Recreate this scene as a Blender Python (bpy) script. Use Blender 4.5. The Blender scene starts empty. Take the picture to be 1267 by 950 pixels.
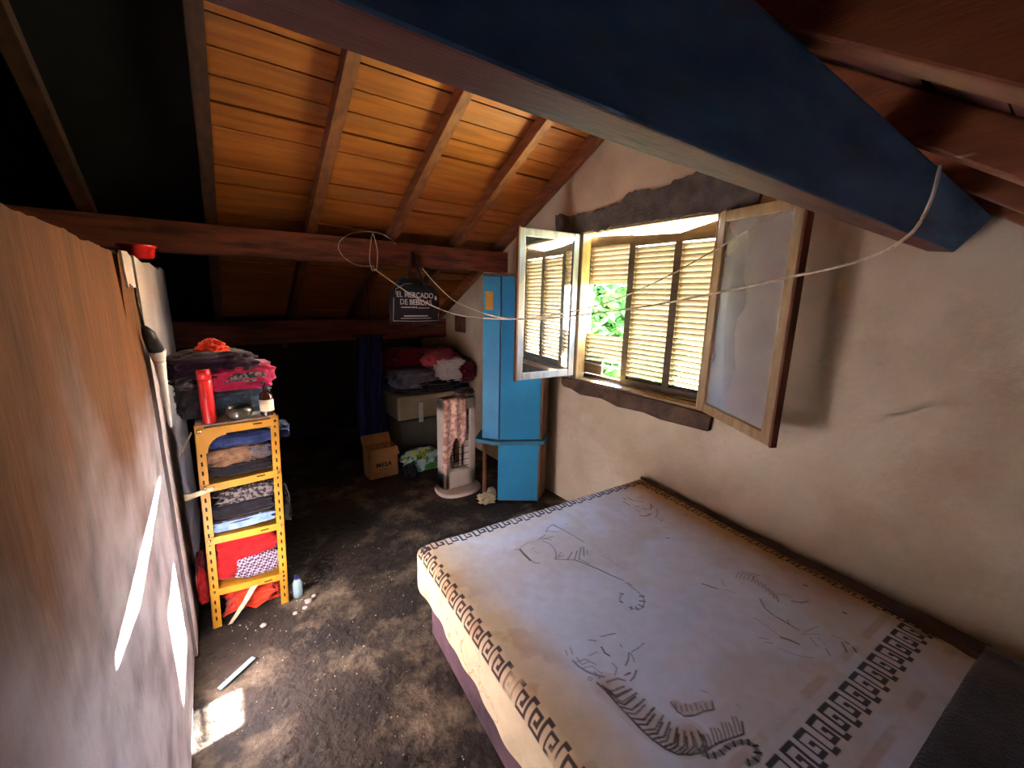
import bpy, bmesh, math, random
import numpy as np
from mathutils import Vector, Matrix, noise as mnoise
random.seed(7)
S = bpy.context.scene
COL = S.collection
PI = math.pi

# ------------------------------------------------------------------ camera
F_PX, YAW, PITCH, ROLL = 512.34, 0.63078, 0.20891, 0.02188
EYE = Vector((0, 0, 1.6))
fw = Vector((math.sin(YAW)*math.cos(PITCH), math.cos(YAW)*math.cos(PITCH), -math.sin(PITCH)))
rt = Vector((math.cos(YAW), -math.sin(YAW), 0))
up = rt.cross(fw)
r2 = rt*math.cos(ROLL) + up*math.sin(ROLL)
u2 = -rt*math.sin(ROLL) + up*math.cos(ROLL)
cd = bpy.data.cameras.new('camera')
cd.sensor_width = 36; cd.sensor_fit = 'HORIZONTAL'; cd.lens = 36*F_PX/1267; cd.clip_start = .02
cam = bpy.data.objects.new('camera', cd); COL.objects.link(cam)
cam.matrix_world = Matrix(((r2.x, u2.x, -fw.x, EYE.x), (r2.y, u2.y, -fw.y, EYE.y), (r2.z, u2.z, -fw.z, EYE.z), (0, 0, 0, 1)))
S.camera = cam

# ------------------------------------------------------------------ world, sun, exposure
SUN_DIR = Vector((-1, -.11, -.452)).normalized()
W = bpy.data.worlds.new('world'); S.world = W; W.use_nodes = True
nt = W.node_tree; nt.nodes.clear()
sky = nt.nodes.new('ShaderNodeTexSky'); sky.sky_type = 'NISHITA'; sky.sun_disc = False
sky.sun_elevation = math.asin(-SUN_DIR.z); sky.sun_rotation = math.atan2(-SUN_DIR.x, -SUN_DIR.y)
bg = nt.nodes.new('ShaderNodeBackground'); bg.inputs[1].default_value = .42
wo = nt.nodes.new('ShaderNodeOutputWorld')
nt.links.new(sky.outputs[0], bg.inputs[0]); nt.links.new(bg.outputs[0], wo.inputs[0])
sd = bpy.data.lights.new('sun', 'SUN'); sd.energy = 20; sd.angle = .0093; sd.color = (1, .98, .95)
sun = bpy.data.objects.new('sun', sd); COL.objects.link(sun); sun.location = (6, 3, 6)
sun.rotation_euler = SUN_DIR.to_track_quat('-Z', 'Y').to_euler()
S.view_settings.view_transform = 'Standard'; S.view_settings.look = 'None'
S.view_settings.gamma = 1; S.view_settings.use_curve_mapping = False
S.view_settings.exposure = 5.3
S.cycles.diffuse_bounces = 6; S.cycles.max_bounces = 12; S.cycles.transparent_max_bounces = 12
S.cycles.caustics_reflective = False; S.cycles.caustics_refractive = False

# ------------------------------------------------------------------ materials
def lin(c):
    return tuple(((v/255+.055)/1.055)**2.4 if v > 10 else v/255/12.92 for v in c) + (1,)
def mat(name, c1, c2=None, rough=.8, scale=8, stretch=(1, 1, 1), bump=0, bscale=40, spec=.3, metal=0, detail=6, rnd=0,
        c3=None, s3=2.5, t3=(.5, .65), lo=.35, hi=.65, sheen=0):
    m = bpy.data.materials.new(name); m.use_nodes = True
    n = m.node_tree.nodes; l = m.node_tree.links; b = n['Principled BSDF']
    b.inputs['Roughness'].default_value = rough; b.inputs['Metallic'].default_value = metal
    b.inputs['Specular IOR Level'].default_value = spec
    if sheen: b.inputs['Sheen Weight'].default_value = sheen
    tc = n.new('ShaderNodeTexCoord'); mp = n.new('ShaderNodeMapping'); mp.inputs['Scale'].default_value = stretch
    l.new(tc.outputs['Object'], mp.inputs['Vector'])
    col = None
    if c2 is None: c2 = tuple(v*.82 for v in c1)
    nz = n.new('ShaderNodeTexNoise'); nz.inputs['Scale'].default_value = scale; nz.inputs['Detail'].default_value = detail
    vec = mp.outputs[0]
    if rnd:
        oi = n.new('ShaderNodeObjectInfo'); va = n.new('ShaderNodeVectorMath'); va.operation = 'SCALE'
        va.inputs[0].default_value = (37, 53, 71); l.new(oi.outputs['Random'], va.inputs['Scale'])
        vb = n.new('ShaderNodeVectorMath'); l.new(mp.outputs[0], vb.inputs[0]); l.new(va.outputs[0], vb.inputs[1]); vec = vb.outputs[0]
    l.new(vec, nz.inputs['Vector'])
    r = n.new('ShaderNodeValToRGB'); r.color_ramp.elements[0].position = lo; r.color_ramp.elements[1].position = hi
    r.color_ramp.elements[0].color = lin(c1); r.color_ramp.elements[1].color = lin(c2)
    l.new(nz.outputs['Fac'], r.inputs[0]); col = r.outputs[0]
    if c3:
        z3 = n.new('ShaderNodeTexNoise'); z3.inputs['Scale'].default_value = s3; z3.inputs['Detail'].default_value = 8; z3.inputs['Roughness'].default_value = .65
        l.new(vec, z3.inputs['Vector'])
        mr = n.new('ShaderNodeMapRange'); mr.inputs[1].default_value = t3[0]; mr.inputs[2].default_value = t3[1]
        l.new(z3.outputs['Fac'], mr.inputs[0])
        mx = n.new('ShaderNodeMixRGB'); l.new(mr.outputs[0], mx.inputs[0]); l.new(col, mx.inputs[1]); mx.inputs[2].default_value = lin(c3); col = mx.outputs[0]
    if rnd:
        hs = n.new('ShaderNodeHueSaturation'); mr = n.new('ShaderNodeMapRange'); mr.inputs[3].default_value = 1-rnd; mr.inputs[4].default_value = 1+rnd
        l.new(oi.outputs['Random'], mr.inputs[0]); l.new(mr.outputs[0], hs.inputs['Value']); l.new(col, hs.inputs['Color']); col = hs.outputs[0]
    l.new(col, b.inputs['Base Color'])
    if bump:
        bz = n.new('ShaderNodeTexNoise'); bz.inputs['Scale'].default_value = bscale; bz.inputs['Detail'].default_value = 6
        l.new(mp.outputs[0], bz.inputs['Vector'])
        bp = n.new('ShaderNodeBump'); bp.inputs['Strength'].default_value = bump; bp.inputs['Distance'].default_value = .02
        l.new(bz.outputs['Fac'], bp.inputs['Height']); l.new(bp.outputs[0], b.inputs['Normal'])
    return m
def attr_mat(name, rough=.9, bump=.25, bscale=160):
    m = bpy.data.materials.new(name); m.use_nodes = True
    n = m.node_tree.nodes; l = m.node_tree.links; b = n['Principled BSDF']
    b.inputs['Roughness'].default_value = rough; b.inputs['Specular IOR Level'].default_value = .15
    a = n.new('ShaderNodeAttribute'); a.attribute_name = 'print'; l.new(a.outputs['Color'], b.inputs['Base Color'])
    tc = n.new('ShaderNodeTexCoord'); z = n.new('ShaderNodeTexNoise'); z.inputs['Scale'].default_value = bscale
    l.new(tc.outputs['Object'], z.inputs['Vector'])
    bp = n.new('ShaderNodeBump'); bp.inputs['Strength'].default_value = bump; bp.inputs['Distance'].default_value = .004
    l.new(z.outputs['Fac'], bp.inputs['Height']); l.new(bp.outputs[0], b.inputs['Normal'])
    return m
def glass(name, tint, film, film_col, gloss_rough=.02, ior=1.6):
    m = bpy.data.materials.new(name); m.use_nodes = True
    n = m.node_tree.nodes; l = m.node_tree.links; n.clear()
    o = n.new('ShaderNodeOutputMaterial'); t = n.new('ShaderNodeBsdfTransparent'); t.inputs[0].default_value = tint
    g = n.new('ShaderNodeBsdfGlossy'); g.inputs['Roughness'].default_value = gloss_rough
    fr = n.new('ShaderNodeFresnel'); fr.inputs[0].default_value = ior
    mx = n.new('ShaderNodeMixShader'); l.new(fr.outputs[0], mx.inputs[0]); l.new(t.outputs[0], mx.inputs[1]); l.new(g.outputs[0], mx.inputs[2])
    d = n.new('ShaderNodeBsdfDiffuse'); d.inputs[0].default_value = film_col
    tc = n.new('ShaderNodeTexCoord'); z = n.new('ShaderNodeTexNoise'); z.inputs['Scale'].default_value = 4; z.inputs['Detail'].default_value = 8
    l.new(tc.outputs['Object'], z.inputs[0]); mr = n.new('ShaderNodeMapRange'); mr.inputs[3].default_value = film*.5; mr.inputs[4].default_value = film*1.5
    l.new(z.outputs['Fac'], mr.inputs[0])
    m2 = n.new('ShaderNodeMixShader'); l.new(mr.outputs[0], m2.inputs[0]); l.new(mx.outputs[0], m2.inputs[1]); l.new(d.outputs[0], m2.inputs[2])
    l.new(m2.outputs[0], o.inputs[0]); return m

M = {}
M['plaster'] = mat('plaster', (216, 203, 172), (200, 185, 152), scale=3, bump=.25, bscale=30, c3=(186, 164, 132), s3=2.2, t3=(.52, .75))
M['mortar'] = mat('mortar', (86, 80, 74), (112, 104, 94), scale=14, bump=.6, bscale=50)
M['sill'] = mat('sill', (104, 82, 62), (74, 58, 46), scale=10, bump=.5, bscale=50)
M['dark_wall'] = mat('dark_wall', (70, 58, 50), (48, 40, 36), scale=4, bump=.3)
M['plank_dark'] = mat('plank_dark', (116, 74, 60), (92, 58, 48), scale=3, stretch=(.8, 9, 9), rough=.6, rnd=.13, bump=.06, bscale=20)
M['plank_old'] = mat('plank_old', (128, 84, 72), (102, 64, 56), scale=3, stretch=(.8, 9, 9), rough=.55, rnd=.13, c3=(84, 54, 50), s3=1.3, t3=(.5, .7), bump=.06, bscale=20)
M['plank'] = mat('plank', (182, 104, 38), (150, 80, 28), scale=3, stretch=(.8, 9, 9), rough=.5, rnd=.13, c3=(138, 90, 52), s3=1.3, t3=(.55, .72), bump=.06, bscale=20, spec=.35)
M['rafter'] = mat('rafter', (144, 88, 54), (114, 66, 42), scale=5, stretch=(6, 1, 6), rough=.55, rnd=.08, c3=(176, 140, 112), s3=5, t3=(.66, .72), bump=.12)
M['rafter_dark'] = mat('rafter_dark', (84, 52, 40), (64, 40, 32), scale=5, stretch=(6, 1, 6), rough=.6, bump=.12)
M['beam'] = mat('beam', (138, 76, 52), (110, 58, 42), scale=4, stretch=(1, 7, 7), rough=.6, c3=(70, 38, 32), s3=2, t3=(.5, .7), bump=.15)
M['purlin'] = mat('purlin', (112, 66, 54), (88, 50, 44), scale=4, stretch=(1, 7, 7), rough=.6, c3=(44, 34, 36), s3=2.1, t3=(.58, .68), bump=.15)
M['flare_blue'] = mat('flare_blue', (92, 146, 202), (76, 128, 184), scale=3, stretch=(1, 5, 5), rough=.7, c3=(66, 96, 140), s3=1.5, t3=(.45, .7))
M['deck'] = mat('deck', (24, 18, 15), (16, 12, 10))
M['wood_frame'] = mat('wood_frame', (168, 140, 100), (138, 112, 76), scale=6, stretch=(5, 5, 1), rough=.45, bump=.08, spec=.4)
M['wood_grey'] = mat('wood_grey', (150, 152, 156), (122, 122, 124), scale=6, stretch=(5, 5, 1), rough=.35, bump=.08, spec=.5)
M['wood_dark'] = mat('wood_dark', (124, 80, 56), (98, 60, 44), scale=6, stretch=(5, 5, 1), rough=.5)
M['shutter'] = mat('shutter', (98, 84, 62), (78, 66, 50), scale=8, stretch=(5, 1, 5), rough=.5, spec=.35)
M['glass'] = glass('glass', (.74, .90, 1, 1), .03, (.5, .55, .6, 1), .02, 1.95)
M['glass_dusty'] = glass('glass_dusty', (.88, .88, .86, 1), .32, (.55, .52, .47, 1), .25, 1.25)
M['cab_blue'] = mat('cab_blue', (52, 150, 190), (44, 136, 176), scale=3, rough=.5, spec=.35, c3=(86, 160, 186), s3=4, t3=(.6, .8))
M['cab_wood'] = mat('cab_wood', (128, 92, 62), (98, 68, 46), scale=6, stretch=(4, 4, 1), rough=.6)
M['cab_trim'] = mat('cab_trim', (66, 124, 146), (54, 104, 126), scale=5, rough=.4)
M['yellow_paint'] = mat('yellow_paint', (206, 148, 40), (180, 126, 32), scale=6, rough=.45, spec=.4, c3=(160, 104, 30), s3=9, t3=(.62, .74), bump=.05)
M['slot'] = mat('slot', (30, 22, 16))
M['red_plastic'] = mat('red_plastic', (206, 30, 30), (182, 22, 24), rough=.3, spec=.5)
M['black_plastic'] = mat('black_plastic', (24, 24, 26), rough=.45)
M['black_bag'] = mat('black_bag', (26, 26, 30), (38, 37, 40), scale=12, rough=.55, bump=.2)
M['white_plastic'] = mat('white_plastic', (208, 202, 196), (188, 182, 176), rough=.4)
M['white_print'] = mat('white_print', (225, 222, 215))
M['rope'] = mat('rope', (236, 226, 200), (214, 200, 170), scale=60, rough=.8)
M['amber'] = mat('amber', (64, 28, 14), (48, 20, 10), rough=.12, spec=.6)
M['paper'] = mat('paper', (226, 214, 178), (212, 198, 160), scale=12)
M['carton'] = mat('carton', (178, 132, 82), (156, 112, 66), scale=6, c3=(120, 84, 52), s3=4, t3=(.6, .75))
M['heater'] = mat('heater', (214, 202, 184), (196, 184, 166), rough=.4, scale=4)
M['chrome'] = mat('chrome', (190, 170, 140), rough=.2, metal=1)
M['dark_in'] = mat('dark_in', (52, 40, 34))
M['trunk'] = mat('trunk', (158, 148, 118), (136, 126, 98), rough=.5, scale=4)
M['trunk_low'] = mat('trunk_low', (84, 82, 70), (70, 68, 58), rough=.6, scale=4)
M['glass_jar'] = mat('glass_jar', (78, 76, 60), (62, 58, 46), rough=.08, spec=.8)
M['bed_base'] = mat('bed_base', (116, 88, 92), (92, 68, 74), scale=6, bump=.2, c3=(70, 52, 56), s3=4)
M['mattress'] = mat('mattress', (80, 58, 48), (62, 44, 38), scale=8, bump=.3)
M['dark_blanket'] = mat('dark_blanket', (38, 34, 44), (28, 26, 34), scale=20, bump=.4, bscale=120, sheen=.3)
M['leaf'] = mat('leaf', (30, 70, 34), (50, 100, 44), scale=1.5, rough=.5)
M['bark'] = mat('bark', (84, 66, 50))
M['ground'] = mat('ground', (150, 150, 110), (120, 130, 84), scale=.6)
M['crumb'] = mat('crumb', (190, 180, 162), (140, 130, 116), scale=300)
M['shard'] = mat('shard', (150, 176, 176), (128, 152, 154), rough=.2)
def cloth(name, c1, c2=None, **k):
    k.setdefault('scale', 25); k.setdefault('bump', .3); k.setdefault('bscale', 60); k.setdefault('sheen', .2)
    M[name] = mat(name, c1, c2, rough=.9, spec=.1, **k); return name
for a in [('c_magenta', (168, 30, 70), (140, 22, 56)), ('c_plum', (44, 20, 40), (34, 16, 32)), ('c_orange', (236, 72, 40), (206, 52, 30)),
          ('c_red', (168, 30, 30), (136, 22, 22)), ('c_denim', (52, 66, 104), (38, 48, 82)), ('c_slate', (70, 84, 100), (54, 66, 82)),
          ('c_black', (34, 30, 32), (24, 22, 24)), ('c_char', (64, 58, 58), (46, 42, 44)), ('c_tan', (150, 114, 82), (96, 72, 54)),
          ('c_cream', (216, 200, 158), (190, 172, 132)), ('c_sky', (140, 168, 198), (104, 132, 168)), ('c_wine', (112, 26, 38), (86, 20, 30)),
          ('c_rose', (176, 70, 76), (150, 54, 62)), ('c_grey', (104, 100, 104), (80, 76, 82)), ('c_navy', (34, 38, 92), (26, 28, 70)),
          ('c_pale', (196, 182, 172), (176, 160, 150))]:
    cloth(*a)
cloth('c_floral', (238, 204, 180), (206, 146, 122), scale=30, lo=.45, hi=.55)
cloth('c_lace', (118, 110, 102), (44, 40, 40), scale=70, lo=.45, hi=.55)
def check_mat(name, c1, c2, sc):
    m = mat(name, c1); n = m.node_tree.nodes; l = m.node_tree.links; b = n['Principled BSDF']
    tc = n.new('ShaderNodeTexCoord'); mp = n.new('ShaderNodeMapping'); mp.inputs['Rotation'].default_value = (.2, .3, .5)
    ch = n.new('ShaderNodeTexChecker'); ch.inputs['Scale'].default_value = sc
    ch.inputs[1].default_value = lin(c1); ch.inputs[2].default_value = lin(c2)
    l.new(tc.outputs['Object'], mp.inputs[0]); l.new(mp.outputs[0], ch.inputs[0]); l.new(ch.outputs[0], b.inputs['Base Color']); M[name] = m
check_mat('c_check', (164, 146, 154), (60, 42, 56), 95)
# the partition board: smoke-stained brown above, pinkish grey limewash below, streaked
m = mat('partition', (92, 54, 27), (72, 41, 22), scale=3, stretch=(1, 3, .7), bump=.2, bscale=12, c3=(50, 33, 24), s3=2.5, t3=(.54, .75))
n = m.node_tree.nodes; l = m.node_tree.links; b = n['Principled BSDF']
old = b.inputs['Base Color'].links[0].from_socket
tc = n.new('ShaderNodeTexCoord'); sx = n.new('ShaderNodeSeparateXYZ'); l.new(tc.outputs['Object'], sx.inputs[0])
zz = n.new('ShaderNodeTexNoise'); zz.inputs['Scale'].default_value = 2.2; zz.inputs['Detail'].default_value = 7; l.new(tc.outputs['Object'], zz.inputs[0])
ad = n.new('ShaderNodeMath'); ad.operation = 'MULTIPLY_ADD'; ad.inputs[1].default_value = 1.1; l.new(zz.outputs['Fac'], ad.inputs[0]); l.new(sx.outputs['Z'], ad.inputs[2])
mr = n.new('ShaderNodeMapRange'); mr.inputs[1].default_value = 1.38; mr.inputs[2].default_value = 1.95; l.new(ad.outputs[0], mr.inputs[0])
z2 = n.new('ShaderNodeTexNoise'); z2.inputs['Scale'].default_value = 5; z2.inputs['Detail'].default_value = 8; l.new(tc.outputs['Object'], z2.inputs[0])
rp = n.new('ShaderNodeValToRGB'); rp.color_ramp.elements[0].color = lin((96, 87, 94)); rp.color_ramp.elements[1].color = lin((156, 147, 158))
rp.color_ramp.elements[0].position = .3; rp.color_ramp.elements[1].position = .6; l.new(z2.outputs['Fac'], rp.inputs[0])
mx = n.new('ShaderNodeMixRGB'); l.new(mr.outputs[0], mx.inputs[0]); l.new(rp.outputs[0], mx.inputs[1]); l.new(old, mx.inputs[2]); l.new(mx.outputs[0], b.inputs['Base Color'])
M['partition'] = m
M['white_board'] = mat('white_board', (166, 156, 158), (146, 136, 140), scale=4, bump=.1)
# the dirty floor
m = mat('floor', (60, 49, 38), (36, 30, 25), rough=.75, scale=3, bump=.9, bscale=26, c3=(132, 116, 92), s3=2.6, t3=(.50, .68), spec=.35)
n = m.node_tree.nodes; l = m.node_tree.links; b = n['Principled BSDF']
old = b.inputs['Base Color'].links[0].from_socket
tc = n.new('ShaderNodeTexCoord'); vo = n.new('ShaderNodeTexVoronoi'); vo.inputs['Scale'].default_value = 42; l.new(tc.outputs['Object'], vo.inputs[0])
mr = n.new('ShaderNodeMapRange'); mr.inputs[1].default_value = .10; mr.inputs[2].default_value = .05; l.new(vo.outputs['Distance'], mr.inputs[0])
zz = n.new('ShaderNodeTexNoise'); zz.inputs['Scale'].default_value = 3; l.new(tc.outputs['Object'], zz.inputs[0])
m3 = n.new('ShaderNodeMapRange'); m3.inputs[1].default_value = .5; m3.inputs[2].default_value = .62; l.new(zz.outputs['Fac'], m3.inputs[0])
mu = n.new('ShaderNodeMath'); mu.operation = 'MULTIPLY'; l.new(mr.outputs[0], mu.inputs[0]); l.new(m3.outputs[0], mu.inputs[1])
mx = n.new('ShaderNodeMixRGB'); l.new(mu.outputs[0], mx.inputs[0]); l.new(old, mx.inputs[1]); mx.inputs[2].default_value = lin((170, 160, 140)); l.new(mx.outputs[0], b.inputs['Base Color'])
M['floor'] = m

# ------------------------------------------------------------------ builders
class G:
    """collects geometry in world coordinates; build() links it as one mesh object"""
    def __init__(s): s.v = []; s.f = []; s.sm = []
    def add(s, vs, fs, smooth=False):
        o = len(s.v); s.v += [tuple(p) for p in vs]; s.f += [tuple(i+o for i in f) for f in fs]; s.sm += [smooth]*len(fs); return s
    def hexa(s, p):   # 8 points: bottom ring 0-3, top ring 4-7
        return s.add(p, [(3, 2, 1, 0), (4, 5, 6, 7), (0, 1, 5, 4), (1, 2, 6, 5), (2, 3, 7, 6), (3, 0, 4, 7)])
    def box(s, x0, x1, y0, y1, z0, z1):
        return s.hexa([(x0, y0, z0), (x1, y0, z0), (x1, y1, z0), (x0, y1, z0), (x0, y0, z1), (x1, y0, z1), (x1, y1, z1), (x0, y1, z1)])
    def obox(s, o, ax, ay, az, a, b, c):   # origin + ranges along three axes
        o, ax, ay, az = map(Vector, (o, ax, ay, az))
        return s.hexa([o+ax*x+ay*y+az*z for x, y, z in ((a[0], b[0], c[0]), (a[1], b[0], c[0]), (a[1], b[1], c[0]), (a[0], b[1], c[0]), (a[0], b[0], c[1]), (a[1], b[0], c[1]), (a[1], b[1], c[1]), (a[0], b[1], c[1]))])
    def prism(s, poly, d):   # 3d polygon extruded by vector d
        n = len(poly); d = Vector(d); P = [Vector(p) for p in poly]
        return s.add(P+[p+d for p in P], [tuple(range(n))[::-1], tuple(range(n, 2*n))]+[(i, (i+1) % n, n+(i+1) % n, n+i) for i in range(n)])
    def tube(s, pts, r, n=6, cap=True):
        P = [Vector(p) for p in pts]; vs = []; fs = []
        for i, p in enumerate(P):
            t = (P[min(i+1, len(P)-1)]-P[max(i-1, 0)]).normalized()
            a = t.cross(Vector((0, 0, 1))) if abs(t.z) < .95 else t.cross(Vector((1, 0, 0)))
            a.normalize(); b = t.cross(a); rr = r[i] if isinstance(r, (list, tuple)) else r
            vs += [p+a*rr*math.cos(2*PI*k/n)+b*rr*math.sin(2*PI*k/n) for k in range(n)]
        for i in range(len(P)-1):
            fs += [(i*n+k, i*n+(k+1) % n, (i+1)*n+(k+1) % n, (i+1)*n+k) for k in range(n)]
        if cap: fs += [tuple(range(n))[::-1], tuple(range((len(P)-1)*n, len(P)*n))]
        return s.add(vs, fs, True)
    def lathe(s, c, prof, n=20, sx=1, sy=1, tilt=None):
        vs = []; fs = []; R = tilt or Matrix.Identity(3)
        for r, z in prof:
            vs += [Vector(c)+R @ Vector((r*sx*math.cos(2*PI*k/n), r*sy*math.sin(2*PI*k/n), z)) for k in range(n)]
        for i in range(len(prof)-1):
            fs += [(i*n+k, i*n+(k+1) % n, (i+1)*n+(k+1) % n, (i+1)*n+k) for k in range(n)]
        fs += [tuple(range(n))[::-1], tuple(range((len(prof)-1)*n, len(prof)*n))]
        return s.add(vs, fs, True)
    def sheet(s, fn, nu, nv, smooth=True, thick=0):
        vs = [fn(i/nu, j/nv) for j in range(nv+1) for i in range(nu+1)]
        return s.add(vs, [(j*(nu+1)+i, j*(nu+1)+i+1, (j+1)*(nu+1)+i+1, (j+1)*(nu+1)+i) for j in range(nv) for i in range(nu)], smooth)
    def build(s, name, m, parent=None, bevel=0, solid=0, sub=0):
        me = bpy.data.meshes.new(name); ro = Vector((0, 0, 0)); p = parent
        while p: ro += p.location; p = p.parent
        me.from_pydata([tuple(Vector(v)-ro) for v in s.v], [], s.f)
        me.polygons.foreach_set('use_smooth', s.sm); me.materials.append(M[m] if isinstance(m, str) else m); me.update()
        o = bpy.data.objects.new(name, me); COL.objects.link(o); o.parent = parent
        if solid:
            k = o.modifiers.new('solid', 'SOLIDIFY'); k.thickness = solid; k.offset = 0
        if bevel:
            k = o.modifiers.new('bevel', 'BEVEL'); k.width = bevel; k.segments = 2; k.limit_method = 'ANGLE'; k.angle_limit = .7
        if sub:
            k = o.modifiers.new('sub', 'SUBSURF'); k.levels = k.render_levels = sub
        return o
def tag(o, label=None, cat=None, group=None, kind=None):
    if label: o['label'] = label
    if cat: o['category'] = cat
    if group: o['group'] = group
    if kind: o['kind'] = kind
    return o
def thing(name, loc, label, cat, group=None):
    o = bpy.data.objects.new(name, None); COL.objects.link(o); o.location = loc; o.empty_display_size = .05
    return tag(o, label, cat, group)
def struct_root(name, loc=(0, 0, 0)):
    o = bpy.data.objects.new(name, None); COL.objects.link(o); o.location = loc; o.empty_display_size = .05
    return tag(o, kind='structure')
def copy_part(src, parent, loc=(0, 0, 0), rot=None, scale=None):
    o = src.copy(); COL.objects.link(o); o.parent = parent; o.location = loc
    if rot: o.rotation_euler = rot
    if scale: o.scale = scale
    return o
def nz(p, s=1.0, seed=0):
    return mnoise.noise(Vector((p[0]*s+seed*7.3, p[1]*s-seed*3.1, p[2]*s+seed*1.7)))
def lump(g, c, a, b, h, e=.45, amp=.15, fs=9, layers=0, seed=0, nu=52, nv=30, top=0, rz=0, clip=None):
    """soft cloth mass standing on z=c[2]: superellipsoid with creases, optional folded layers on its sides"""
    def sp(v, k): return math.copysign(abs(v)**k, v)
    ca, sa = math.cos(rz), math.sin(rz); vs = []
    for j in range(nv+1):
        ph = -PI/2+PI*j/nv
        for i in range(nu):
            th = 2*PI*i/nu
            x = sp(math.cos(ph), e)*sp(math.cos(th), e); y = sp(math.cos(ph), e)*sp(math.sin(th), e); z = sp(math.sin(ph), e*1.3)
            w = 1+amp*(nz((x, y, z), fs*.22, seed)+.6*nz((x, y, z), fs*.55, seed+3))
            rg = 1-abs(nz((x*1.3+.4*z, y*1.3, z*1.6), fs*.30, seed+11)); w += amp*.9*(rg**5-.15)
            if layers: w *= 1+.06*math.sin(layers*PI*(z+1)+2*nz((x, y, 0), 2, seed))*(1-abs(z))
            k = 1+top*(z+1)/2
            X, Y = a*x*w*k, b*y*w*k
            Z = h*.5*(z*((1+.5*amp*(nz((x, y, 0), fs*.3, seed+9)+.5*nz((x, y, 0), fs*.8, seed+5))) if z > 0 else 1)+1)
            qx, qy = c[0]+X*ca-Y*sa, c[1]+X*sa+Y*ca
            if clip:
                sf = lambda d, s: d if d > s else s*math.exp(min(d, s)/s-1)      # soft limit: squeezed, never flat
                qx = clip[0]+sf(qx-clip[0], .02); qx = clip[1]-sf(clip[1]-qx, .02); qy = clip[2]+sf(qy-clip[2], .035); qy = clip[3]-sf(clip[3]-qy, .02)
            vs.append((qx, qy, c[2]+max(Z, 0)))
    fs_ = [(j*nu+i, j*nu+(i+1) % nu, (j+1)*nu+(i+1) % nu, (j+1)*nu+i) for j in range(nv) for i in range(nu)]
    g.add(vs, fs_, True); return g
def lettering(text, size, origin, ax, ay, m, parent, name='lettering', wide=1.0, bold=0):
    cu = bpy.data.curves.new(name, 'FONT'); cu.body = text; cu.size = size; cu.align_x = 'CENTER'; cu.extrude = .0006; cu.offset = bold
    t = bpy.data.objects.new(name, cu); COL.objects.link(t)
    me = bpy.data.meshes.new_from_object(t.evaluated_get(bpy.context.evaluated_depsgraph_get()))
    bpy.data.objects.remove(t); bpy.data.curves.remove(cu)
    ax, ay = Vector(ax).normalized(), Vector(ay).normalized(); az = ax.cross(ay)
    ro = Vector((0, 0, 0)); p = parent
    while p: ro += p.location; p = p.parent
    for v in me.vertices:
        v.co = Vector(origin)+ax*v.co.x*wide+ay*v.co.y+az*v.co.z-ro
    me.materials.clear(); me.materials.append(M[m]); me.name = name
    o = bpy.data.objects.new(name, me); COL.objects.link(o); o.parent = parent
    return o

# ------------------------------------------------------------------ room shell
XW = 2.19            # inner face of the window wall
XP = -.208           # face of the partition board
XL, YB, YN = -2.4, 5.0, -1.3
def floor_z(x, y): return .006*nz((x, y, 0), 2.3)+.004*nz((x, y, 0), 9)
g = G(); g.sheet(lambda u, v: (XL+(XW-XL)*u, YN+(YB-YN)*v, floor_z(XL+(XW-XL)*u, YN+(YB-YN)*v)-.004), 110, 140)
tag(g.build('floor', 'floor'), kind='structure')
HY0, HY1, HZ0, HZ1 = 1.17, 2.23, 1.0, 2.075     # window opening
XO = XW+.17
g = G()
g.box(XW, XO, YN, HY0, -.02, 3.2).box(XW, XO, HY1, YB+.15, -.02, 3.2).box(XW, XO, HY0, HY1, -.02, HZ0).box(XW, XO, HY0, HY1, HZ1, 3.2)
wall_r = tag(g.build('wall_right', 'plaster'), kind='structure')
def ragged(pts, step=.025, amp=.012, seed=1, d=(-.006, 0, 0), x=XW):
    """rough-edged skim of mortar on the window wall, outline in (y, z)"""
    out = []
    for i, (y, z) in enumerate(pts):
        y2, z2 = pts[(i+1) % len(pts)]; L = math.hypot(y2-y, z2-z); n = max(1, int(L/step))
        for k in range(n):
            t = k/n; yy, zz = y+(y2-y)*t, z+(z2-z)*t
            a = amp*(1.6*nz((yy, zz, seed), 11)+1.2*nz((yy, zz, seed), 30))
            out.append((x+.002, yy+a*.6, zz+a))
    return out
g = G(); g.prism(ragged([(2.45, 2.04), (2.47, 2.20), (2.30, 2.17), (2.1, 2.165), (1.86, 2.19), (1.80, 2.245), (1.62, 2.22), (1.30, 2.27), (1.02, 2.26), (1.02, 2.05), (1.16, 2.047), (2.23, 2.047)], amp=.013), (-.026, 0, 0))
g.build('mortar_patch', 'mortar', wall_r)
g = G(); g.prism(ragged([(1.165, 2.08), (1.05, 2.08), (1.06, 1.75), (1.02, 1.60), (1.07, 1.45), (1.03, 1.25), (1.09, 1.02), (1.165, 1.0)], seed=5), (-.007, 0, 0))
g.build('mortar_patch', 'mortar', wall_r)
g = G(); g.prism([(XW+.02, y, z) for y, z in [(2.31, 1.0), (2.31, .955), (2.29, .93), (2.2, .925), (2.1, .90), (1.9, .915), (1.75, .89), (1.55, .90), (1.42, .885), (1.12, .895), (1.11, .99)]], (-.055, 0, 0))
tag(g.build('window_ledge', 'sill', wall_r, bevel=.006), 'brown mortar window ledge with a ragged lower edge')
g = G(); g.lathe((XW-.002, .815, 1.575), [(.006, 0), (.007, .004), (.003, .008)], 8); g.build('nail', 'black_plastic', wall_r)
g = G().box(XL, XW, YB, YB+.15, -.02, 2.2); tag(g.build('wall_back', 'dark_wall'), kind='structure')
g = G().box(XL, XW, YN-.15, YN, -.02, 2.2); tag(g.build('wall_near', 'plaster'), kind='structure')
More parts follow.
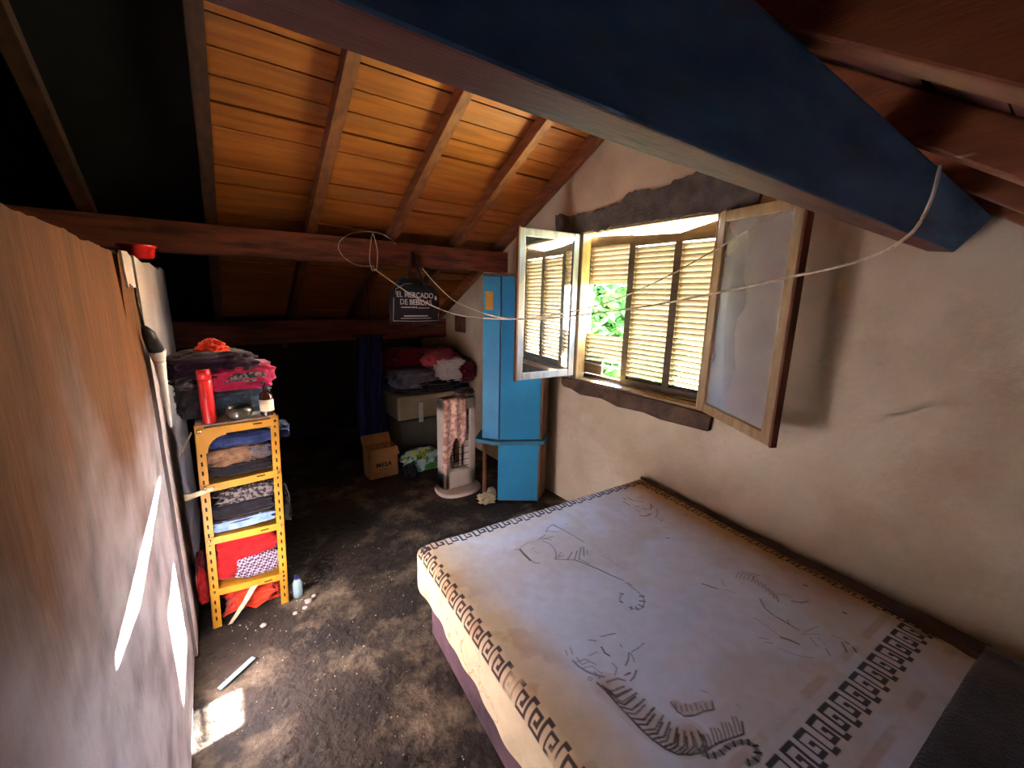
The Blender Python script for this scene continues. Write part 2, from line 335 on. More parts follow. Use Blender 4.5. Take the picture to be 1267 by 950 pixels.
g = G().box(XL-.15, XL, YN-.15, YB+.15, -.02, 3.2); tag(g.build('wall_outer', 'dark_wall'), kind='structure')

# partition board with its torn, ragged top edge and a long split
pts = [(YN, 0), (2.06, 0)]
top = []
y = 2.06
while y > YN:
    top.append((y, 1.705+.006*nz((y, 0, 0), 9, 4)+.006*nz((y, 0, 0), 34, 4)-(.02 if 1.98 < y else 0))); y -= .03
ins = [(1.80, 1.70), (1.775, 1.58), (1.77, 1.50), (1.745, 1.56), (1.70, 1.70)]
pre = [p for p in top if p[0] > 1.81]; post = [p for p in top if p[0] < 1.69]
pts = [(YN, 0), (2.06, 0)]+pre+ins+post+[(YN, 1.70)]
g = G(); g.prism([(XP, a, b) for a, b in pts][::-1], (-.03, 0, 0))
wall_l = tag(g.build('wall_left', 'partition'), kind='structure')
g = G().box(XP-.045, XP-.031, 1.62, 1.90, 1.40, 1.66); g.build('backing_strip', 'wood_dark', wall_l)
g = G().prism([(XP-.001, a, b) for a, b in [(1.83, 1.715), (1.83, 1.66), (1.86, 1.60), (1.9, 1.615), (2.0, 1.60), (2.045, 1.60), (2.045, 1.705), (1.95, 1.72)]], (.008, 0, 0)); g.build('plaster_patch', 'white_board', wall_l)
# white board that carries the partition on to the far side, a little proud of it
g = G().prism([(XP+.012, a, b) for a, b in [(2.064, 0), (3.5, 0), (3.5, 1.715), (3.2, 1.72), (3.0, 1.70), (2.6, 1.715), (2.3, 1.70), (2.064, 1.715)]], (-.03, 0, 0))
tag(g.build('wall_partition_end', 'white_board'), kind='structure')

# ------------------------------------------------------------------ roof: deck, boards, rafters, beams
AF, AN = math.atan(.535), math.radians(33)
RY, RZ = 1.64, 2.803       # underside of the rafters at the ridge
def zf(y): return RZ-.535*(y-RY)
def zn(y): return RZ-math.tan(AN)*(RY-y)
vf, nf = Vector((0, math.cos(AF), -math.sin(AF))), Vector((0, math.sin(AF), math.cos(AF)))
vn, nn = Vector((0, -math.cos(AN), -math.sin(AN))), Vector((0, -math.sin(AN), math.cos(AN)))
RID = Vector((0, RY, RZ)); LF, LN = 4.0, 3.62
ex = Vector((1, 0, 0))
g = G()
g.obox(RID, ex, vf, nf, (XL-.02, XW+.01), (-.15, LF), (.104, .15))
g.obox(RID, ex, vn, nn, (XL-.02, XW+.01), (-.15, LN), (.104, .15))
ceil = tag(g.build('ceiling', 'deck'), kind='structure')
pw = .1335
def board_mesh(XA, XB):
    g = G(); n = 12
    for k in range(n):
        x0, x1 = XA+(XB-XA)*k/n, XA+(XB-XA)*(k+1)/n
        w = lambda x: .003*nz((x, 0, 0), 1.7, 2)
        g.add([(x0, .0035+w(x0), .0), (x1, .0035+w(x1), .0), (x1, pw-.0045+w(x1), .0), (x0, pw-.0045+w(x0), 0),
               (x0, .0035+w(x0), .018), (x1, .0035+w(x1), .018), (x1, pw-.0045+w(x1), .018), (x0, pw-.0045+w(x0), .018)],
              [(3, 2, 1, 0), (4, 5, 6, 7), (0, 1, 5, 4), (2, 3, 7, 6)] + ([(3, 0, 4, 7)] if k == 0 else [])+([(1, 2, 6, 5)] if k == n-1 else []))
    return g
p0 = board_mesh(XL, XW).build('plank', 'plank', ceil)
pa = board_mesh(.073, XW).build('plank', 'plank', ceil)
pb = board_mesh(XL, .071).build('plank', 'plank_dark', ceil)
full = p0.data.copy(); full.materials[0] = M['plank_old']
first = True
for (vv, nn_, ang, L) in ((vf, nf, -AF, LF), (vn, nn, None, LN)):
    for i in range(int(L/pw)):
        o = p0 if first else copy_part(p0, ceil)
        first = False
        P = RID+vv*(i*pw)+nn_*(.076+random.uniform(0, .009))
        R = Matrix((ex, vv, nn_)).transposed() if ang is not None else Matrix((-ex, vv, nn_)).transposed()
        if ang is None: P = P+ex*(XL+XW); o.data = full
        R = R @ Matrix.Rotation(random.uniform(-.0012, .0012), 3, 'Z') @ Matrix.Rotation(random.uniform(-.02, .02), 3, 'X')
        o.matrix_local = Matrix.Translation(P) @ R.to_4x4()
        if ang is not None:     # far slope: darker boards butt against the varnished ones over a rafter
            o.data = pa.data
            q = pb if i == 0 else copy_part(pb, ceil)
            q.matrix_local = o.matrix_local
bpy.data.objects.remove(pa)
g = G().obox((0, 0, 0), ex, vf, nf, (-.031, .031), (-.03, LF-.1), (0, .076)); rf = g.build('rafter', 'rafter', ceil, bevel=.004)
g = G().obox((0, 0, 0), ex, vn, nn, (-.031, .031), (-.03, LN-.1), (0, .076)); rn = g.build('rafter', 'rafter', ceil, bevel=.004)
for i, x in enumerate([2.152, 1.72, 1.175, .62, .072, -.46, -1.0, -1.55, -2.1]):
    a = rf if i == 0 else copy_part(rf, ceil)
    a.location = RID+ex*x
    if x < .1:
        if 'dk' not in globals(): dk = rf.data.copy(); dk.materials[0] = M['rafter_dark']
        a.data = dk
    b = rn if i == 0 else copy_part(rn, ceil)
    b.location = RID+ex*x
g = G().box(XL, XW+.01, 3.1, 3.21, 1.80, zf(3.19)); tag(g.build('purlin', 'beam', ceil, bevel=.008), 'thick brown roof beam under the sloping rafters')
g = G().box(XL, XW+.01, 4.30, 4.40, 1.13, zf(4.38)); g.build('purlin', 'beam', ceil, bevel=.008)
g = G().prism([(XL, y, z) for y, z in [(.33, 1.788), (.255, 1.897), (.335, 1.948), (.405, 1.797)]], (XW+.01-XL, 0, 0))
pur = tag(g.build('purlin', 'purlin', ceil, bevel=.004), 'big reddish beam crossing overhead, blue lens flare painted on its side')
pur.data.materials.append(M['flare_blue'])  # blue lens-flare haze put into the colour of the side face
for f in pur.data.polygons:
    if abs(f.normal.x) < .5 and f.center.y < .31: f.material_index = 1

# ------------------------------------------------------------------ the window
win = struct_root('window_1', (XW, 1.7, HZ0))
g = G()
FX0, FX1 = XW-.012, XW+.07
g.box(FX0, FX1, HY1-.055, HY1, HZ0, HZ1).box(FX0, FX1, HY0, HY0+.05, HZ0, HZ1).box(FX0, FX1, HY0+.05, HY1-.055, 2.035, HZ1).box(FX0, FX1, HY0+.05, HY1-.055, HZ0, 1.012)
g.build('frame', 'wood_frame', win, bevel=.004)
g = G(); g.box(XW+.07, XO-.004, HY0, HY1, HZ0-.02, HZ0+.016); g.build('threshold', 'sill', win)
# folding louvred shutters, each slat on its own
slat_src = None
XS = XW+.118
def shutter(y0, y1, z0, za, zb, skip, lab):
    global slat_src
    sh = G(); st = .024; th = .014; br = .04 if not skip else .022
    zt_ = lambda y: za+(zb-za)*(y-y0)/(y1-y0)
    def bar(a, b, lo, hi):
        sh.hexa([(XS-th, a, lo(a)), (XS+th, a, lo(a)), (XS+th, b, lo(b)), (XS-th, b, lo(b)), (XS-th, a, hi(a)), (XS+th, a, hi(a)), (XS+th, b, hi(b)), (XS-th, b, hi(b))])
    bar(y0, y0+st, lambda y: z0, zt_); bar(y1-st, y1, lambda y: z0, zt_)
    bar(y0+st, y1-st, lambda y: min(za, zb)-.05, zt_); bar(y0+st, y1-st, lambda y: z0, lambda y: z0+br)
    z1 = min(za, zb)
    o = sh.build('shutter', 'shutter', win)
    tag(o, lab)
    pitch = .0325; n = int((z1-.045-(z0+.048))/pitch)
    for k in range(n+1):
        z = z0+.048+k*pitch
        if any(a < z < b for a, b in skip): continue
        if slat_src is None:
            s_ = G(); s_.box(-.021, .021, -.5, .5, -.0028, .0028); slat_src = s_.build('slat', 'shutter'); slat_src.parent = o; q = slat_src
        else: q = copy_part(slat_src, o)
        q.parent = o
        q.location = Vector((XS, (y0+y1)/2, z))-win.location
        q.rotation_euler = (random.uniform(-.006, .006), math.radians(47)+random.uniform(-.05, .05), 0)
        q.scale = (1, (y1-y0-2*st), 1)
    return o
shA = shutter(1.836, 2.225, 1.0165, 2.008, 2.034, [(1.355, 1.712), (1.04, 1.14)], 'broken shutter leaf with missing slats showing greenery')
shutter(1.502, 1.836, 1.0165, 1.986, 2.002, [], 'middle shutter leaf with all its slats')
shutter(1.172, 1.502, 1.0165, 2.05, 1.986, [], 'shutter leaf beside the right hand hinge post')
g = G(); g.obox((XS-.01, 2.03, 1.118), (0, 1, .03), (1, 0, 0), (0, 0, 1), (-.165, .165), (-.02, .02), (-.004, .004)); tag(g.build('loose_slat', 'wood_grey', shA), 'fallen slat lying crooked at the foot')
g = G().box(XS-.012, XS+.004, 2.035, 2.20, 1.042, 1.142); tag(g.build('sun_trim_board', 'shutter', shA), 'short board added at the shutter foot to trim the sun patch')  # added board, narrows the sunlight falling through to the floor
# casements
def casement(h, ang, z0, z1, w, fm, em, gm, lab, sag=0.0, pane_m='glass'):
    """hinged leaf: h = hinge (x, y); direction from the hinge given by ang (from +y axis, turning into the room)"""
    d = Vector((-math.sin(ang), math.cos(ang), 0)); t = Vector((d.y, -d.x, 0)); zz = Vector((0, 0, 1))
    d = (d-zz*sag).normalized()
    o = Vector((h[0], h[1], z0)); H = z1-z0; f = .05; th = .014
    g = G()
    for a, c in (((0, f), (0, H)), ((w-f, w), (0, H)), ((f, w-f), (0, f)), ((f, w-f), (H-f, H))):
        g.obox(o, d, t, zz, a, (-th, th), c)
    c_ = g.build('casement', fm, win, bevel=.004); tag(c_, lab)
    g = G(); g.obox(o, d, t, zz, (w-.001, w+.010), (-th-.008, th-.004), (-.004, H+.004)); g.build('edge_bead', em, c_)
    g = G(); g.obox(o, d, t, zz, (f-.004, w-f+.004), (-.002, .002), (f-.004, H-f+.004)); g.build('pane', pane_m, c_)
    for q in (.12, H-.16):
        g = G(); g.tube([o+zz*q-d*.004, o+zz*(q+.07)-d*.004], .007, 8); g.build('hinge', 'chrome', c_)
    return c_
casement((XW-.02, HY1-.02), math.radians(85), 1.03, 2.035, .50, 'wood_grey', 'wood_dark', None, 'grey casement leaf swung into the room', 0)
casement((XW-.02, HY0+.02), math.radians(154), 1.005, 2.04, .52, 'wood_frame', 'wood_dark', None, 'honey brown casement leaf folded back towards the wall', .05, 'glass_dusty')

# outside: yard and the tree behind the broken shutter
g = G(); g.sheet(lambda u, v: (XO+.3+30*u, -14+34*v, -2.6+.15*nz((u, v, 0), 6)), 20, 20); tag(g.build('ground', 'ground'), kind='structure')
def tree(c, r, n, seed, label):
    rnd = random.Random(seed); t = thing('tree', (c[0], c[1], -2.6), label, 'tree', 'trees outside the window')
    g = G(); g.tube([(c[0], c[1], -2.62), (c[0]+.05, c[1], -1), (c[0], c[1]+.05, c[2])], [.12, .09, .04], 8); g.build('trunk', 'bark', t)
    g = G()
    for i in range(n):
        d = Vector((rnd.gauss(0, 1), rnd.gauss(0, 1), rnd.gauss(0, 1))).normalized()*r*rnd.random()**.4
        d.z *= 1.15; p = Vector(c)+d; s = rnd.uniform(.07, .14)
        a = Vector((rnd.gauss(0, 1), rnd.gauss(0, 1), rnd.gauss(0, .6))).normalized(); b = a.cross(Vector((rnd.gauss(0, 1), rnd.gauss(0, 1), rnd.gauss(0, 1)))).normalized()
        g.add([p-a*s, p+b*s*.42, p+a*s, p-b*s*.42], [(0, 1, 2, 3)])
    tag(g.build('foliage', 'leaf', t), kind='stuff')
tree((5.2, 4.55, .9), 1.2, 9000, 1, 'nearer leafy green tree seen through the broken shutter')
tree((7.6, 7.3, .6), 1.7, 7000, 2, 'further green tree behind the nearer one outside')

# ------------------------------------------------------------------ bed
BO = Vector((.675, 1.635, 0)); BL = Vector((-.07, -.9975, 0)); BC = Vector((.9975, -.07, 0))
BW, BLEN = 1.49, 1.93
def bed_pt(u, v, z): return BO+BC*u+BL*v+Vector((0, 0, z))
def top_z(u, v):
    z = .468-.022*max(0, v-.5)*max(0, u-.4)-.012*math.sin(PI*min(max(u/BW, 0), 1))*math.sin(PI*min(max(v/1.5, 0), 1))
    z -= .03*math.exp(-((u-BW)/.10)**2)*min(1, max(0, v/.6))
    z += .003*nz((u, v, 0), 6)+.002*nz((u, v, 0), 17)
    return z
bed = thing('bed', bed_pt(BW/2, BLEN/2, 0), 'double bed along the window wall with a dusty mauve base', 'bed')
g = G(); g.obox(bed_pt(0, 0, 0), BC, BL, (0, 0, 1), (.035, BW-.03), (.04, BLEN-.02), (.0, .26)); g.build('base', 'bed_base', bed, bevel=.03)
g = G(); g.obox(bed_pt(0, 0, 0), BC, BL, (0, 0, 1), (.022, BW-.0), (.025, BLEN), (.262, .435)); g.build('mattress', 'mattress', bed, bevel=.04)
# printed throw
STROKES=[(3,0.8,[(0.5714,0.2036),(0.6041,0.1773),(0.6427,0.1685),(0.653,0.2206),(0.6682,0.2812),(0.6789,0.3647)]),
(3,0.8,[(0.498,0.2398),(0.5533,0.2223)]),
(3,0.8,[(0.5135,0.2418),(0.5796,0.2518)]),
(3,0.8,[(0.5321,0.2456),(0.5521,0.271)]),
(3,0.8,[(0.5783,0.2002),(0.6212,0.2322)]),
(3,0.7,[(0.6386,0.1739),(0.6574,0.2382)]),
(2.5,0.7,[(0.6942,0.198),(0.7115,0.2)]),
(9,0.75,[(0.3827,0.2596),(0.3794,0.283),(0.3788,0.3195),(0.3784,0.3491)]),
(4,0.7,[(0.3596,0.2526),(0.3798,0.2579)]),
(4,0.7,[(0.3784,0.3491),(0.3862,0.377),(0.4026,0.3865)]),
(2.5,0.5,[(0.3828,0.2532),(0.4337,0.2367),(0.4945,0.2447)]),
(2.5,0.5,[(0.4259,0.2846),(0.4499,0.2791)]),
(2.5,0.5,[(0.431,0.3065),(0.4479,0.3226)]),
(3,0.7,[(0.5125,0.255),(0.5284,0.2913),(0.5213,0.3397)]),
(3,0.9,[(0.5213,0.3397),(0.5004,0.3778),(0.4769,0.398),(0.5118,0.4206),(0.5509,0.4433)]),
(3,0.7,[(0.4875,0.3946),(0.5316,0.3959)]),
(3,0.7,[(0.4996,0.3895),(0.5337,0.3723)]),
(3,0.9,[(0.523,0.4271),(0.5802,0.3929)]),
(3,0.9,[(0.5542,0.4393),(0.6076,0.3961)]),
(3,0.9,[(0.5711,0.449),(0.6408,0.3828)]),
(3.5,0.9,[(0.6083,0.4403),(0.6514,0.3889)]),
(3,0.8,[(0.6298,0.4404),(0.6509,0.4146)]),
(4,0.85,[(0.5509,0.4433),(0.5729,0.4854),(0.5985,0.5401),(0.6179,0.5898),(0.631,0.6187),(0.6411,0.6456)]),
(3,0.8,[(0.5711,0.449),(0.5895,0.495)]),
(3,0.35,[(0.6795,0.4815),(0.6928,0.5136),(0.6927,0.5665)]),
(3,0.75,[(0.6389,0.6597),(0.6415,0.6963),(0.639,0.7288),(0.6347,0.7545),(0.6209,0.7738),(0.5949,0.7895),(0.5742,0.7903),(0.5575,0.7805),(0.5442,0.7641)]),
(3,0.75,[(0.5808,0.6995),(0.5613,0.7068),(0.5441,0.7197),(0.5427,0.7324)]),
(3,0.9,[(0.6493,0.6658),(0.6463,0.6842)]),
(4,0.9,[(0.6255,0.7444),(0.6429,0.7546)]),
(4,0.9,[(0.6069,0.761),(0.6233,0.7752)]),
(4,0.9,[(0.5894,0.7731),(0.5973,0.7909)]),
(4,0.9,[(0.571,0.7754),(0.5665,0.7901)]),
(4,0.9,[(0.5566,0.767),(0.5452,0.7776)]),
(5,0.9,[(0.5383,0.7253),(0.5434,0.7354)]),
(4,0.9,[(0.5708,0.6936),(0.5802,0.7039)]),
(3,0.85,[(0.3061,0.8057),(0.3245,0.8209)]),
(3,0.8,[(0.3509,0.8146),(0.3696,0.8212)]),
(3,0.8,[(0.375,0.8199),(0.4075,0.8301)]),
(4,1,[(0.3223,0.8493),(0.315,0.8737),(0.3203,0.8888)]),
(3,0.8,[(0.3846,0.8736),(0.3817,0.8845)]),
(2.5,0.7,[(0.4608,0.9101),(0.4201,0.9155),(0.3965,0.9139)]),
(3,0.9,[(0.3862,0.9118),(0.3629,0.9298),(0.338,0.9419)]),
(2.5,0.8,[(0.3886,0.9173),(0.3727,0.9472)]),
(2.5,0.7,[(0.2299,0.7988),(0.2196,0.8252)]),
(2.5,0.6,[(0.2082,0.8024),(0.2023,0.8189)]),
(6,0.6,[(0.2044,0.8435),(0.2063,0.8675),(0.2179,0.8964),(0.2333,0.92),(0.248,0.9359)]),
(4,0.5,[(0.205,0.8516),(0.2434,0.859),(0.2595,0.8915)]),
(3,0.6,[(0.2625,0.8546),(0.2972,0.8591)]),
(4,0.6,[(0.2371,0.9078),(0.2343,0.9347)]),
(3,0.6,[(0.223,0.839),(0.2204,0.8683),(0.2466,0.8724)]),
(3,0.5,[(0.207,0.8753),(0.2453,0.8906),(0.2519,0.9239)]),
(2.5,0.6,[(0.2027,0.916),(0.2133,0.9138),(0.214,0.9227),(0.2035,0.9248),(0.2027,0.916)]),
(4,0.9,[(0.3095,0.9653),(0.3309,0.9672)]),
(4,0.8,[(0.3551,0.9706),(0.3287,0.9838),(0.31,0.9868)]),
(6,0.6,[(0.2446,0.9548),(0.2815,0.9628),(0.2959,0.9784)]),
(3,0.7,[(0.3084,0.9129),(0.3065,0.9344),(0.2833,0.9497)]),
(5,0.85,[(0.2169,0.9417),(0.22,0.9803),(0.2207,1.0157),(0.2224,1.0619),(0.224,1.1052),(0.2268,1.139),(0.2371,1.1707),(0.2541,1.1958),(0.2799,1.2138),(0.3133,1.2264),(0.3593,1.2313),(0.3942,1.2393),(0.4511,1.2548),(0.48,1.2332)]),
(5,0.7,[(0.2224,0.9552),(0.2321,0.9841),(0.2781,0.9917)]),
(5,0.85,[(0.2213,0.9666),(0.235,1.0004),(0.2914,1.0078)]),
(5,0.85,[(0.2202,0.9778),(0.2333,1.0041),(0.2793,1.0078)]),
(5,0.7,[(0.2202,0.9929),(0.2386,1.0231),(0.2954,1.0251)]),
(5,0.85,[(0.2205,1.0088),(0.2375,1.0316),(0.2831,1.0309)]),
(5,0.85,[(0.2211,1.0275),(0.2443,1.0534),(0.3002,1.0499)]),
(5,0.7,[(0.2219,1.0483),(0.2423,1.0674),(0.2864,1.0624)]),
(5,0.85,[(0.2226,1.0685),(0.2499,1.0898),(0.3036,1.0812)]),
(5,0.85,[(0.2234,1.0882),(0.2468,1.1034),(0.2882,1.0945)]),
(5,0.7,[(0.2241,1.1069),(0.2549,1.1235),(0.305,1.1103)]),
(5,0.85,[(0.2254,1.1223),(0.2512,1.1337),(0.2891,1.1214)]),
(5,0.85,[(0.2267,1.1373),(0.2601,1.1493),(0.3056,1.1318)]),
(5,0.7,[(0.231,1.1518),(0.2583,1.1596),(0.292,1.1441)]),
(5,0.85,[(0.2356,1.1661),(0.2707,1.1735),(0.3106,1.1523)]),
(5,0.85,[(0.2422,1.1783),(0.2705,1.1825),(0.2992,1.1645)]),
(5,0.7,[(0.2499,1.1896),(0.2859,1.1927),(0.3195,1.1683)]),
(5,0.85,[(0.2592,1.1994),(0.2877,1.2001),(0.311,1.18)]),
(5,0.85,[(0.2709,1.2075),(0.307,1.2062),(0.3335,1.1792)]),
(5,0.7,[(0.2832,1.215),(0.3112,1.2123),(0.3287,1.1906)]),
(5,0.85,[(0.2982,1.2207),(0.3336,1.2151),(0.3524,1.1863)]),
(5,0.85,[(0.3133,1.2264),(0.3402,1.2205),(0.3514,1.1978)]),
(3.5,0.75,[(0.3211,1.2262),(0.3349,1.2116),(0.3493,1.1938)]),
(3.5,0.75,[(0.3335,1.228),(0.3476,1.2134),(0.3572,1.199)]),
(3.5,0.75,[(0.3459,1.2299),(0.3603,1.2153),(0.365,1.2043)]),
(3.5,0.75,[(0.3584,1.2319),(0.3731,1.2172),(0.3885,1.1992)]),
(3.5,0.75,[(0.3711,1.2338),(0.3861,1.2191),(0.3965,1.2046)]),
(3.5,0.75,[(0.3839,1.2357),(0.3992,1.221),(0.4044,1.2099)]),
(3.5,0.75,[(0.3968,1.2377),(0.4124,1.2229),(0.4288,1.2049)]),
(3.5,0.75,[(0.4098,1.2397),(0.4258,1.2249),(0.4369,1.2103)]),
(3.5,0.75,[(0.423,1.2417),(0.4393,1.2269),(0.445,1.2157)]),
(3.5,0.75,[(0.4363,1.2437),(0.4529,1.2289),(0.4703,1.2106)]),
(3.5,0.75,[(0.4497,1.2458),(0.4666,1.2309),(0.4785,1.2161)]),
(4,0.8,[(0.3587,1.0949),(0.3518,1.1214),(0.356,1.1417),(0.3842,1.1556),(0.4175,1.1607),(0.4465,1.172),(0.4668,1.1531)]),
(4,0.6,[(0.3496,1.1231),(0.3676,1.1033)]),
(4,0.6,[(0.3631,1.1294),(0.3745,1.115)]),
(4,0.6,[(0.3768,1.1357),(0.3926,1.1183)]),
(4,0.6,[(0.3904,1.1421),(0.3994,1.1298)]),
(4,0.6,[(0.4041,1.1485),(0.4176,1.1332)]),
(4,0.6,[(0.4178,1.1549),(0.4244,1.1447)]),
(4,0.6,[(0.4316,1.1613),(0.4427,1.1482)]),
(11,0.6,[(0.3094,1.2291),(0.3253,1.2435),(0.351,1.2516),(0.3834,1.2509),(0.4164,1.2604),(0.439,1.2714),(0.4441,1.2873),(0.4366,1.3029),(0.4136,1.3086),(0.3858,1.3014)]),
(3,0.5,[(0.4701,1.1161),(0.4811,1.1293)]),
(2.5,0.5,[(0.5195,1.1971),(0.5128,1.2116)]),
(6,1,[(0.3212,1.2312),(0.3136,1.2413)]),
(6,1,[(0.3371,1.2407),(0.3293,1.2508)]),
(6,1,[(0.3551,1.2465),(0.355,1.2564)]),
(6,1,[(0.3774,1.2473),(0.3812,1.2572)]),
(6,1,[(0.4063,1.2518),(0.3996,1.2606)]),
(6,1,[(0.4291,1.2602),(0.4201,1.2678)]),
(6,1,[(0.4455,1.27),(0.4343,1.2763)]),
(6,1,[(0.4401,1.2849),(0.4524,1.2898)]),
(6,1,[(0.4288,1.2957),(0.4406,1.3053)]),
(6,1,[(0.412,1.3004),(0.4154,1.3121)]),
(6,1,[(0.396,1.2956),(0.3877,1.3049)]),
(4,0.9,[(0.9143,0.8234),(0.9391,0.8712)]),
(3,0.5,[(0.9631,0.8906),(0.9789,0.9214)]),
(4,0.8,[(1.0317,0.994),(0.9945,1.0317),(0.9868,1.0647),(0.9895,1.1026),(0.9901,1.1504)]),
(3,0.5,[(1.1045,1.0055),(1.139,1.0309),(1.1479,1.0621)]),
(8,0.45,[(1.1278,1.0656),(1.1456,1.086),(1.1829,1.0978)]),
(3,0.4,[(0.9079,1.0366),(0.9094,1.0816),(0.9036,1.112),(0.9078,1.147),(0.924,1.1802)]),
(6,0.7,[(0.9007,1.1347),(0.9127,1.1498),(0.924,1.1802)]),
(3,0.5,[(0.8289,1.0964),(0.8508,1.1173)]),
(3,0.5,[(0.827,1.1189),(0.8488,1.1342)]),
(3,0.4,[(0.844,1.1521),(0.8513,1.1789),(0.8711,1.2088),(0.9024,1.2332)]),
(3,0.45,[(0.975,1.1624),(1.0344,1.1974)]),
(3,0.4,[(0.9929,1.1647),(1.0714,1.1771)]),
(3,0.4,[(1.0649,1.2195),(1.0827,1.2463),(1.0732,1.2684)]),
(4,0.9,[(1.062,1.254),(1.0285,1.28)]),
(5,0.9,[(1.0713,1.2827),(1.0568,1.2968)]),
(3,0.7,[(0.9825,1.2378),(0.9604,1.2581)]),
(5,0.9,[(1.0741,1.2611),(1.0756,1.2698)]),
(3,0.5,[(1.0075,0.8491),(0.9785,0.8776)]),
(3,0.5,[(0.9887,1.1867),(0.9663,1.2206)]),
(3,0.4,[(1.0132,1.2012),(0.9979,1.2316)]),
(3,0.6,[(1.0082,1.1047),(0.9883,1.1195)]),
(6,0.8,[(1.2731,1.0441),(1.2792,1.0533)]),
(6,0.9,[(1.2379,1.1937),(1.2407,1.2028)]),
(3,0.5,[(1.0704,0.8741),(1.1031,0.8633),(1.1368,0.867)]),
(3,0.531818,[(1.0809,0.8846),(1.1137,0.874),(1.1473,0.8778)]),
(3,0.563636,[(1.0905,0.8956),(1.1234,0.8852),(1.157,0.889)]),
(3,0.595455,[(1.0985,0.9074),(1.1314,0.8971),(1.165,0.9011)]),
(3,0.627273,[(1.1044,0.9203),(1.1372,0.9103),(1.1707,0.9143)]),
(3,0.659091,[(1.1075,0.9345),(1.1283,0.9178),(1.1404,0.9072)]),
(3,0.690909,[(1.1078,0.95),(1.1285,0.9337),(1.1404,0.9233)]),
(3,0.722727,[(1.1053,0.9668),(1.1258,0.9509),(1.1376,0.9407)]),
(3,0.754545,[(1.1004,0.9845),(1.1205,0.9691),(1.1322,0.9592)]),
(3,0.786364,[(1.0934,1.003),(1.1133,0.9879),(1.1248,0.9783)]),
(3,0.818182,[(1.0852,1.0218),(1.1047,1.0072),(1.116,0.9978)]),
(3,0.85,[(1.0764,1.0405),(1.0956,1.0263),(1.1066,1.0172)]),
(4,0.9,[(1.172,0.1421),(1.1664,0.1671)]),
(3.5,0.85,[(1.1977,0.1495),(1.1923,0.1818),(1.2088,0.205),(1.2355,0.2339)]),
(4,0.8,[(1.1372,0.1713),(1.1416,0.2211)]),
(3.5,0.8,[(1.1534,0.2477),(1.178,0.2551)]),
(3.5,0.7,[(1.1339,0.269),(1.1388,0.2971)]),
(3.5,0.9,[(1.1706,0.2834),(1.1905,0.2948)]),
(5,0.95,[(1.1049,0.3272),(1.1152,0.3391),(1.1387,0.3465),(1.1685,0.3452)]),
(5,0.7,[(1.2523,0.2706),(1.2339,0.2934),(1.2014,0.3138)]),
(4,0.6,[(1.2483,0.2884),(1.2304,0.3175)]),
(3.5,0.7,[(1.2429,0.3246),(1.2001,0.3632),(1.1601,0.3827)]),
(4,0.7,[(1.1585,0.4171),(1.1812,0.4184)]),
(5,0.7,[(1.0518,0.534),(1.065,0.5416)]),
(6,0.35,[(1.2424,0.1748),(1.2796,0.2029)]),
(3,0.6,[(1.1628,0.3045),(1.2055,0.3033)]),
(5,0.35,[(1.3511,0.101),(1.3679,0.1339),(1.363,0.1769)]),
(3,0.35,[(1.2454,0.0258),(1.2892,0.0344)]),
(3,0.4,[(1.1274,0.4615),(1.1434,0.4926)]),
(6,0.8,[(1.3273,0.4419),(1.3299,0.4495)])]
